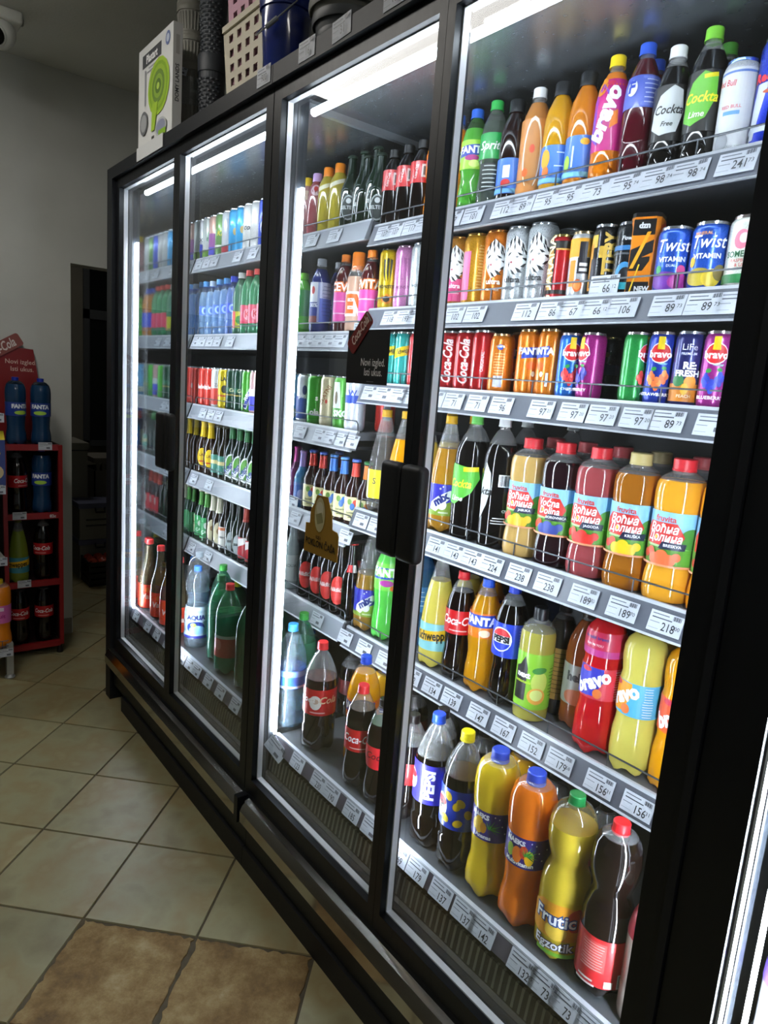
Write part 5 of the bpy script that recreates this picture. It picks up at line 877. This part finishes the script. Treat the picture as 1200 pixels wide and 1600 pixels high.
price_tag(at(561, 513, .305).x, .3085, A_SH[1] + .010, -.1, '-', 'standing against the wire above the black sign')
price_tag(at(455, 797, .305).x, .3085, A_SH[3] + .018, -.1, '-', 'standing against the wire beside the lamp strip')
price_tag(at(433, 1161, .04).x, .036, DECK - .020, -.35, '-', 'curled loose at the lamp strip', .25, 1.1, .5)
for px, py, n in [(411, 135, '900'), (478, 95, '16'), (532, 65, '31'), (615, 15, '121')]:
    x = at(px, py, -.032).x; price_tag(x, -.0318, 2.178, 0, n, 'taped on the roof edge', 0, 1.05, random.uniform(-.06, .06), 'price tags on the roof edge')
for k, os_ in TAGC.items():
    os_.sort(key=lambda o: o.location.x); n = len(os_)
    for i, o in enumerate(os_):
        num = o['num']; del o['num']; t = f"reading {num}" if num[0] != '-' else 'with tiny print'
        o['label'] = f"white price tag {t}, {k}" if n == 1 else f"{ORD[i]} white price tag from left {t}, {k}"

# ================================================================== SIGNS STUCK ON THE GLASS
sg = thing('glass_sign', 'square black advertising sign with white lettering stuck on the third door', 'sign', (.98, -.002, 1.449))
bd = MB().box(0, .148, -.0015, 0, 0, .114, mat('0E0D0F', .4)).build('board', sg)
p = link('lettering', make_print([T('Novi izgled.', .19, .40, .20, 'E8E6E4', bold=.005, wx=.80), T('Isti ukus.', .22, .22, .20, 'E8E6E4', bold=.005, wx=.80), ('R', .15, .05, .22, .012, '6A6A6A')], None, 'lettering', 0, .114, .114), bd); p.location = (.074, -.0015, 0)
def roundrect(w, h, r, n=5):
    P = []
    for cx, cz, a0 in ((w / 2 - r, h / 2 - r, 0), (-w / 2 + r, h / 2 - r, 90), (-w / 2 + r, -h / 2 + r, 180), (w / 2 - r, -h / 2 + r, 270)):
        for k in range(n + 1):
            a = math.radians(a0 + 90 * k / n); P.append((cx + r * math.cos(a), cz + r * math.sin(a)))
    return P
cp = link('can_picture', MB().prism(roundrect(.036, .098, .008), 'y', -.0035, -.0018, mat('7A2420', .35, .2)).mesh('can_picture'), bd); cp.location = (.044, 0, .108); cp.rotation_euler = (0, math.radians(44), 0)
q = link('lettering', make_print([T('Coca-Cola', -.05, .03, .28, 'D8C0B4', rot=90, shear=.3, wx=.62), T('ZERO SUGAR', .3, .0, .11, '2A100C', rot=90, wx=.8), ('R', 0, .46, .7, .05, '8A8580')], None, 'lettering', 0, .098, .036), cp); q.location = (0, -.0036, 0)
gs = thing('glass_sign', 'golden cut-out sign with a beer glass picture stuck on the third door', 'sign', (.917, -.002, 1.03))
gb = MB().prism([(-.074, 0), (.074, .003), (.074, .066), (.066, .074), (.046, .076), (.042, .108), (.02, .15), (-.026, .148), (-.036, .125), (-.05, .108), (-.052, .074), (-.07, .072)], 'y', -.0018, 0, mat('A8802E', .3, .3)).build('board', gs)
p = link('lettering', make_print([('E', -.06, .68, .34, .62, '8A6A1E'), ('E', -.06, .68, .30, .57, 'B8AE84'), ('E', -.06, .78, .2, .22, 'C8C2A4'), ('R', -.06, .62, .18, .16, '8A8458', 20), T('0,25 l', -.06, .30, .075, '3A2A10', wx=.9), T('POKLON ČAŠA', 0, .19, .155, '1E160A', bold=.02, wx=.82)], None, 'lettering', 0, .15, .15), gb); p.location = (0, -.0018, 0)
# ================================================================== GOODS ON THE COOLER ROOF
RZ = 2.166
bx = thing('kitchenware_box', 'white carton printed with a green kitchen sieve on the cooler roof', 'box', (-.213, -.0, RZ))
bm_ = MB().box(-.158, .158, -.022, .008, 0, .345, mat('D9DAD8', .5)).build('carton', bx)
sv = [('R', -.10, .87, .56, .12, '4A4C50'), T('Plastart', -.10, .868, .10, 'F0F0F0', bold=.04), ('E', .36, .90, .13, .12, '6A78A8'), ('E', .36, .90, .08, .07, 'C8D0E0')] + lines(0, .78, .5, 2, .03, .01, 'A0A4A8') + [('P', -.28, .56, [(-.02, .22), (.02, .22), (.02, -.1), (-.02, -.1)], '9A9CA0', 0)]
for i, (a, b, c) in enumerate([(.62, .50, 'A6C83A'), (.54, .43, '86AE2A'), (.46, .37, '9CBE3A'), (.36, .29, '6E8E3A'), (.26, .21, '8EB03E'), (.17, .13, '5E7E34'), (.08, .06, 'B8D45A')]): sv.append(('E', .12, .55, a, b, c))
sv += [('P', -.02, .28, [(-.05, -.1), (.05, -.1), (.14, .14), (-.02, .14)], 'A6C83A'), ('E', -.3, .30, .24, .22, '6E7074'), ('E', -.3, .30, .18, .16, 'A8AAAC'), ('E', .22, .17, .32, .17, 'B8BCBC'), ('E', .22, .17, .26, .13, '8E92A8'), ('R', .26, .12, .2, .05, '8CB82E'), ('R', .0, .1, .08, .06, '3A3C34')] + lines(-.05, .05, .6, 2, .025, .01, '9A9CA0')
pp = link('box_print', make_print(sv, None, 'box_print', 0, .345, .316), bm_); pp.location = (0, -.022, 0)
p2 = link('box_print', make_print([T('DOMY LANDS', 0, .5, .05, '3A3C40', rot=90, bold=.02), ('R', 0, .82, .4, .16, 'B8B8B4')], None, 'box_print', 0, .345, .03), bm_); p2.location = (.158, -.007, 0); p2.rotation_euler = (0, 0, math.pi / 2)
MB().box(-.14, .11, -.0335, -.0315, -.012, .03, mat('D2D4D4', .5)).build('loose_flap', bx)
def pot_stack(x, y, r, n, col, label, top_shift=0.03, ribs=False, h0=.15, dz=.085, name='plant_pot'):
    gname = 'pots stacked on the cooler roof'
    for i in range(n):
        z = RZ + i * dz; o = thing(name, f"{label}, {['lowest', 'second', 'third', 'topmost', 'fifth'][i] if n > 1 else 'single'} of its stack", 'pot', (x, y, z + .0005), 0, gname)
        R0 = r; m = mat(col, .55)
        b = MB(); P = [(0, .003), (R0 * .72, 0), (R0 * .74, .004), (R0 * .93, h0 - .03)]
        b.lathe(P + [(R0 * .93, h0 - .03), (R0 * .90, h0 - .03), (R0 * .70, .01), (0, .01)], lambda zz: m, 28)
        if ribs:
            for k in range(28):
                a = 2 * math.pi * k / 28; ca, sa = math.cos(a), math.sin(a)
                b.tube([(R0 * .745 * sa, -R0 * .745 * ca, .01), (R0 * .93 * sa, -R0 * .93 * ca, h0 - .035)], .0028, m, 4)
        b.build('body', o, True)
        MB().lathe([(R0 * .93, h0 - .03), (R0 * .985, h0 - .03), (R0, h0 - .022), (R0, h0 - .016), (R0 * .97, h0 - .014), (R0 * .97, h0 - .008), (R0 * 1.0, h0 - .006), (R0 * 1.0, h0), (R0 * .95, h0), (R0 * .93, h0 - .03)], lambda zz: m, 28).build('rim', o, True)
pot_stack(-.212, .103, .053, 5, '8A887E', 'grey ribbed plant pot', ribs=True, h0=.12, dz=.09)
wrap = thing('plastic_wrap', 'crumpled clear plastic film around the grey pot stack', 'film', (-.212, .103, RZ + .16))
MB().lathe([(.0555, 0), (.058, .015), (.0555, .03), (.06, .05), (.056, .07), (.058, .085)], lambda z: clear('EAEEEE', .22, .15, .12), 17).build('film', wrap, False)
price_tag(-.165, .048, RZ + .255, 0, '-', 'stuck on the film round the grey pots', .9, .6, .25, 'price tags on the roof edge')['label'] = 'white paper price flag stuck on the film around the grey pots'
def wicker(x, y, r, h, col, label, i):
    o = thing('wicker_pot', label, 'pot', (x, y, RZ + i * .215 + .0005), 0, 'dark woven-look pots on the roof'); m = mat(col, .5)
    b = MB(); b.lathe([(0, .003), (r * .74, 0), (r * .97, h - .05), (r * .93, h - .05), (r * .7, .01), (0, .01)], lambda z: m, 28)
    for rw in range(int((h - .07) / .0115)):
        z = .012 + rw * .0115; rr = r * (.74 + .23 * z / (h - .05)) + .001
        for k in range(16):
            a = 2 * math.pi * (k + .5 * (rw % 2)) / 16; da = 2 * math.pi / 16 * .40
            if math.cos(a) < -.35: continue
            P = [(rr, a - da, z - .0038), (rr, a + da, z - .0038), (rr, a + da, z + .0038), (rr, a - da, z + .0038)]; c = (rr + .0032, a, z)
            b_ = len(b.v); b.v += [(q[0] * math.sin(q[1]), -q[0] * math.cos(q[1]), q[2]) for q in P] + [(c[0] * math.sin(c[1]), -c[0] * math.cos(c[1]), c[2])]
            for u_, v_ in ((0, 1), (1, 2), (2, 3), (3, 0)): b.face([b_ + u_, b_ + v_, b_ + 4], m)
    b.build('body', o)
    MB().lathe([(r * .97, h - .052), (r * 1.03, h - .05), (r * 1.05, h - .03), (r * 1.05, h - .004), (r * 1.03, h), (r * .97, h), (r * .95, h - .05)], lambda z: m, 28).build('rim', o, True)
wicker(-.035, .10, .044, .27, '3A3E44', 'dark grey woven-look pot standing on the cooler roof', 0)
wicker(-.035, .10, .0445, .27, '41464C', 'dark grey pot nested in the woven-look pot on the roof', 1)
def basket(x, y, z, wx, wy, h, col, label, holes=True):
    o = thing('laundry_basket', label, 'basket', (x, y, z + .0005), 0, 'square-holed baskets on the roof'); m = mat(col, .5); tpr = .80
    def wall(half_w, dist, rz, nm):
        b = MB(); nx, nz = 4, 6; hw = .019; zs = []
        xs_ = [(-.62 + 1.24 * i / (nx - 1)) for i in range(nx)]
        us = [-1.0]; 
        for c in xs_: us += [c - .105, c + .105]
        us.append(1.0); vs = [0.0]
        for k in range(nz): c = .10 + k * .145; vs += [c, c + .075]
        vs.append(1.0)
        def pt(u, v): s = tpr + (1 - tpr) * v; return (u * half_w * s, -dist * s, v * h)
        for i in range(len(us) - 1):
            for j in range(len(vs) - 1):
                if i % 2 == 1 and j % 2 == 1 and holes: continue
                b.quad([pt(us[i], vs[j]), pt(us[i + 1], vs[j]), pt(us[i + 1], vs[j + 1]), pt(us[i], vs[j + 1])], m)
        w_ = b.build(nm, o); w_.rotation_euler = (0, 0, rz)
        sm = w_.modifiers.new('thickness', 'SOLIDIFY'); sm.thickness = .003; sm.offset = -1
    wall(wx, wy, 0, 'side_wall'); wall(wx, wy, math.pi, 'side_wall'); wall(wy, wx, math.pi / 2, 'end_wall'); wall(wy, wx, -math.pi / 2, 'end_wall')
    MB().box(-wx * tpr, wx * tpr, -wy * tpr, wy * tpr, 0, .004, m).build('bottom', o)
    r = MB(); e = .006
    for s in (-1, 1):
        r.box(-wx - e, wx + e, s * wy - e, s * wy + e, h - .012, h + .004, m); r.box(s * wx - e, s * wx + e, -wy - e, wy + e, h - .012, h + .004, m)
    r.build('rim', o)
basket(.307, .10, RZ, .128, .062, .262, 'CBC3AE', 'cream laundry basket with square holes on the cooler roof')
basket(.307, .10, RZ + .07, .120, .056, .30, 'D3A2B4', 'pink basket nested inside the cream laundry basket')
bk = thing('bucket', 'glossy navy blue bucket with wire handle on the cooler roof', 'bucket', (.527, .055, RZ + .0005))
mb_ = mat('1E2E78', .15, 0, .6)
MB().lathe([(0, .003), (.050, 0), (.052, .004), (.066, .20), (.064, .20), (.049, .01), (0, .01)], lambda z: mb_, 32).build('body', bk, True)
MB().lathe([(.0655, .19), (.070, .192), (.071, .21), (.070, .235), (.067, .237), (.0655, .20)], lambda z: mb_, 32).build('rim', bk, True)
hp = [(.0715 * math.sin(a), -.0715 * math.cos(a) - .008 * math.sin((a + 1.4) / 2.8 * math.pi), .2 - .075 * math.sin((a + 1.4) / 2.8 * math.pi)) for a in [-1.4 + 2.8 * k / 14 for k in range(15)]]
MB().tube(hp, .0018, mat('B8BABC', .3, .9), 6).build('handle_wire', bk, True)
MB().tube([hp[9], hp[10], hp[11]], .0055, mat('8E9296', .5), 8).build('handle_grip', bk, True)
for i, (r, h, col, nm) in enumerate([(.078, .09, '33363A', 'lowest dark grey basin'), (.09, .06, '4A4C4E', 'second charcoal basin'), (.099, .05, '77766E', 'third grey basin'), (.103, .05, '8A897F', 'topmost pale grey basin')]):
    z = RZ + [0, .06, .10, .14][i]
    o = thing('wash_basin', f"{nm} in the stack at the roof's right end", 'basin', (.748, .105, z + .0005), 0, 'basins stacked on the cooler roof'); m = mat(col, .45)
    MB().lathe([(0, .003), (r * .8, 0), (r * .83, .006), (r * .95, h - .012), (r * .93, h - .012), (r * .79, .01), (0, .01)], lambda z: m, 36).build('body', o, True)
    MB().lathe([(r * .94, h - .016), (r, h - .02), (r * 1.03, h - .012), (r * 1.02, h), (r * .97, h), (r * .94, h - .012)], lambda z: m, 36).build('rim', o, True)

# ================================================================== SECURITY CAMERA
sc = thing('security_camera', 'white dome security camera hanging from the ceiling', 'camera', (-1.12, -.325, CZ))
MW = mat('F0F0EA', .4)
ba = link('mount', rbox(-.062, .062, -.062, .075, -.045, 0, .01, MW, 3, 'mount'), sc)
link('screw_tab', rbox(-.01, .01, .07, .088, -.03, -.004, .004, mat('8A8A84', .4), 2, 'screw_tab'), sc)
bl = MB().lathe([(0, -.052), (.03, -.05), (.05, -.035), (.057, -.01), (.057, .02), (.05, .045), (0, .05)], lambda z: MW, 28).build('ball', sc, True); bl.location = (0, 0, -.082); bl.rotation_euler = (math.radians(-25), math.radians(-58), 0)
ln = MB().lathe([(.036, -.056), (.041, -.05), (.041, -.036), (.03, -.03)], lambda z: MW, 24).build('lens_ring', bl, True)
MB().lathe([(0, -.054), (.034, -.054), (.036, -.045)], lambda z: mat('08090A', .08, 0, 1), 24).build('lens', bl, True)

# ================================================================== RED DISPLAY RACK
rk = thing('display_rack', 'red metal bottle display rack standing by the doorway wall', 'rack', (-1.40, -.20, 0))
MR = mat('8A171B', .45); MRd = mat('2A0C0E', .5)
def rbx(nm, x0, x1, y0, y1, z0, z1, m=MR): return MB().box(x0, x1, y0, y1, z0, z1, m).build(nm, rk)
FX = .13
for y in (-.118, .122): rbx('front_post', FX - .02, FX, y - .009, y + .009, .045, 1.05)
for y in (-.118, .122): rbx('side_panel', -.11, FX - .02, y - .004, y + .004, .06, 1.05, MRd)
rbx('back_panel', -.115, -.107, -.118, .122, .06, 1.05, MRd)
for z in (.045, .365, .70, 1.03):
    s_ = MB().box(-.11, FX - .02, -.11, .114, z, z + .012, MRd).build('rack_shelf', rk); MB().box(FX - .02, FX, -.11, .114, z - .006, z + .022, MR).build('shelf_front', s_)
hd = MB().prism([(-.13, 1.05), (.10, 1.05), (.075, 1.36), (.055, 1.49), (-.06, 1.495), (-.13, 1.46)], 'x', -.106, -.098, mat('7E1518', .45)).build('header_board', rk)
lp = link('lettering', make_print([T('Novi izgled.', 0, .6, .36, 'D8B8AC', bold=.005, wx=.95), T('Isti ukus.', .05, .2, .36, 'D8B8AC', bold=.005, wx=.95)], None, 'lettering', 1.375, .085, .1), hd); lp.location = (-.098, .0, 0); lp.rotation_euler = (0, 0, math.pi / 2)
cp = link('can_picture', MB().prism(roundrect(.062, .20, .012), 'y', -.004, 0, mat('8A4A44', .4)).mesh('rack_can'), hd); cp.location = (-.096, -.085, 1.485); cp.rotation_euler = (0, math.radians(58), math.pi / 2)
q = link('lettering', make_print([T('Coca-Cola', 0, .05, .30, 'D8CCC8', rot=90, shear=.3, wx=.6)], None, 'lettering', 0, .2, .06), cp); q.location = (0, -.0042, -.02)
for y in (-.11, .115): MB().lathe([(0, 0), (.014, 0), (.016, .004), (.012, .02), (.008, .045), (0, .045)], lambda z: mat('15110F', .5), 14).build('foot', rk, True, (FX - .015, y, 0))
sl = link('lettering', make_print([T('82c', 0, .5, .9, 'C8C8C8', bold=.03)], None, 'lettering', 0, .022, .02), rk); sl.location = (FX + .0005, .085, .695); sl.rotation_euler = (0, 0, math.pi / 2)
for z, L in [(1.042, [('fanta_teal', -.055, 'blue soda bottle, left one on the red rack top tier', 30), ('fanta_teal', .052, 'blue soda bottle, right one on the red rack top tier', -4)]),
             (.712, [('coke_rack', -.055, 'cola bottle beside the blue soda on the second rack tier', 40), ('fanta_teal', .052, 'blue soda bottle on the second tier of the red rack', -8)]),
             (.377, [('schw_rack', -.055, 'yellow-green tonic bottle on the third tier of the red rack', -15), ('coke_rack', .055, 'cola bottle beside the tonic on the third rack tier', -20)]),
             (.057, [('coke_rack', -.055, 'cola bottle, left one on the lowest tier of the red rack', -6), ('coke_rack', .055, 'cola bottle, right one on the lowest tier of the red rack', -4)])]:
    for key, dy, lab, tw in L:
        X_, Y_ = -1.40 + .06, -.20 + dy
        place(key, X_, Y_, z + .0005, math.atan2(CAM.x - X_, Y_ - CAM.y) + math.radians(tw), lab, 'bottles on the red display rack')
for (y, z, n_) in ((.055, 1.045, 'top'), (-.06, .715, 'second'), (-.045, .38, 'third')):
    o = price_tag(-1.40 + FX + .001, -.20 + y, z, 0, '-', 'x', math.pi / 2, .9, 0, 'price tags on the red rack'); o['label'] = f'white price tag on the {n_} tier front of the red rack'

# ================================================================== WIRE SHELF AT THE LEFT EDGE
ws = thing('wire_shelf', 'grey metal shop shelf cut off by the left edge of the photo', 'shelf', (-1.08, -.36, 0)); MG = mat('A6A69E', .4, .3)
MB().box(-.012, .022, -.002, .026, .02, .17, MG).build('leg', ws)
MB().lathe([(0, 0), (.02, 0), (.022, .006), (.012, .02), (0, .02)], lambda z: mat('B8BAB8', .3, .5), 14).build('foot', ws, True, (.006, .012, 0))
MB().box(-.42, .03, -1.2, -.0, .135, .15, MG).build('base_shelf', ws)
MB().box(-.42, -.40, -1.2, -.0, .15, 1.75, mat('3A3A38', .6)).build('back_panel', ws)
for z in (.56, .88, 1.19): s_ = MB().box(-.40, .02, -1.2, .0, z, z + .015, MG).build('upper_shelf', ws); MB().box(.02, .026, -1.2, .0, z - .02, z + .02, mat('B4B4AC', .4)).build('shelf_front', s_)
g = MB()
for z in (.19, .165): g.tube([(.034, -1.2, z), (.034, .004, z), (-.1, .004, z)], .0016, M_WIRE)
for k in range(12): g.tube([(.034, -.02 - k * .03, .15), (.034, -.02 - k * .03, .19)], .0014, M_WIRE)
g.build('wire_guard', ws)
place('orange_pink', -1.10, -.378, .1505, math.atan2(CAM.x + 1.1, -.378 - CAM.y) - .1, 'orange juice bottle with pink label and yellow cap, left photo edge', 'goods on the shelf at the left edge')
for (y, z, n_) in ((-.37, .135, 'lowest'), (-.385, .56, 'second'), (-.385, .88, 'third'), (-.385, 1.19, 'highest')):
    o = price_tag(-1.05 + .012, y, z + .001, 0, '-', 'x', math.pi / 2, .95, 0, 'price tags at the left edge'); o['label'] = f'white price tag on the {n_} shelf front at the left edge'
jb = thing('juice_carton', 'blue and yellow juice carton on the shelf at the left photo edge', 'carton', (-1.09, -.385, .8955))
cb_ = MB().box(-.035, .035, -.035, .035, 0, .20, mat('2A3A7A', .4)).build('body', jb); MB().prism([(-.035, .20), (.035, .20), (.004, .235), (-.004, .235)], 'y', -.035, .035, mat('D8C22A', .4)).build('gable_top', jb)
q = link('carton_print', make_print([T('O', 0, .7, .2, 'E8B82A', bold=.06), ('E', .0, .3, .8, .3, 'C8B48A')], None, 'carton_print', 0, .2, .07), cb_); q.location = (.0355, 0, 0); q.rotation_euler = (0, 0, math.pi / 2)

# ================================================================== STOREROOM THINGS
fz = thing('storage_cabinet', 'pale metal chest with a lid rim in the dark storeroom', 'cabinet', (-2.95, .27, 0)); MP = mat('6E6C60', .5)
MB().box(-.2, .2, -.3, .17, .04, .86, MP).build('body', fz); MB().box(-.21, .21, -.31, .18, .86, .90, MP).build('lid', fz); MB().box(.2, .203, -.31, .18, .845, .852, mat('2A2A26', .6)).build('lid_gap', fz)
for a_, b_ in ((-.17, -.27), (.17, -.27), (-.17, .14), (.17, .14)): MB().lathe([(0, 0), (.02, 0), (.02, .04), (0, .04)], lambda z: M_DARK, 10).build('foot', fz, False, (a_, b_, 0))
sb = thing('storage_box', 'pale plastic storage box with dark clip handles in the storeroom', 'box', (-2.62, .455, .2705)); MS = mat('77776C', .5)
MB().box(-.11, .11, -.13, .13, 0, .215, MS).build('body', sb); MB().box(-.118, .118, -.138, .138, .215, .25, mat('54586E', .45)).build('lid', sb)
MB().tube([(.112, -.03, .22), (.128, -.03, .19), (.128, .03, .19), (.112, .03, .22)], .007, mat('16181C', .4), 8).build('handle', sb, True)
for z in (.09, .13): MB().box(.11, .112, -.09, .09, z, z + .012, mat('3A3A36', .6)).build('rib', sb)
sb2 = thing('storage_box', 'lower pale storage box under the clip-handled one in the storeroom', 'box', (-2.62, .455, .0005)); MB().box(-.11, .11, -.13, .13, 0, .235, MS).build('body', sb2); MB().box(-.118, .118, -.138, .138, .235, .268, mat('54586E', .45)).build('lid', sb2)
MB().tube([(.112, -.03, .245), (.128, -.03, .215), (.128, .03, .215), (.112, .03, .245)], .007, mat('16181C', .4), 8).build('handle', sb2, True)
cr = thing('slatted_crate', 'grey slatted bin with a row of slots beside the storeroom chest', 'crate', (-2.95, .62, .0)); MC = mat('5E5A50', .55)
for (x0, x1, y0, y1) in ((-.16, .16, -.125, -.115), (-.16, .16, .115, .125), (-.16, -.15, -.125, .125), (.15, .16, -.125, .125)): MB().box(x0, x1, y0, y1, 0, .70, MC).build('wall', cr)
MB().box(-.16, .16, -.125, .125, 0, .01, MC).build('bottom', cr)
for k in range(6): MB().box(.15, .162, -.11 + k * .038, -.088 + k * .038, .70, .755, MC).build('slat', cr)
MB().box(-.165, .17, -.13, .13, .755, .79, MC).build('rim', cr)
pc = thing('produce_crate', 'black plastic crate of red fruit on the storeroom floor', 'crate', (-2.40, .46, .0005)); MK = mat('0E0E10', .5)
MB().box(-.1, .1, -.13, .13, 0, .012, MK).build('bottom', pc)
for k in range(4):
    z0, z1 = .015 + k * .04, .043 + k * .04
    f = MB(); f.box(.092, .1, -.13, .13, z0, z1, MK); f.box(-.1, -.092, -.13, .13, z0, z1, MK); f.box(-.1, .1, -.13, -.122, z0, z1, MK); f.box(-.1, .1, .122, .13, z0, z1, MK); f.build('slat', pc)
for sx in (-.096, .096):
    for sy in (-.126, .126): MB().box(sx - .005, sx + .005, sy - .005, sy + .005, 0, .17, MK).build('corner_post', pc)
am = MB().lathe([(0, -.026), (.012, -.028), (.026, -.016), (.032, .004), (.027, .022), (.012, .029), (0, .023)], lambda z: mat('A83A22', .35), 14).mesh('fruit', True)
for i in range(12):
    x_, y_ = -.06 + (i % 3) * .062, -.095 + (i // 3) * .064
    o = link('fruit', am); o.location = (-2.40 + x_, .46 + y_, .152); o.rotation_euler = (random.random(), random.random(), 0)
    tag(o, f"red fruit in the storeroom crate, {ORD[i // 3]} from left in the {('back', 'middle', 'front')[i % 3]} row", 'fruit', 'fruit in the storeroom crate')

for o in bpy.data.objects:
    if 'num' in o: del o['num']
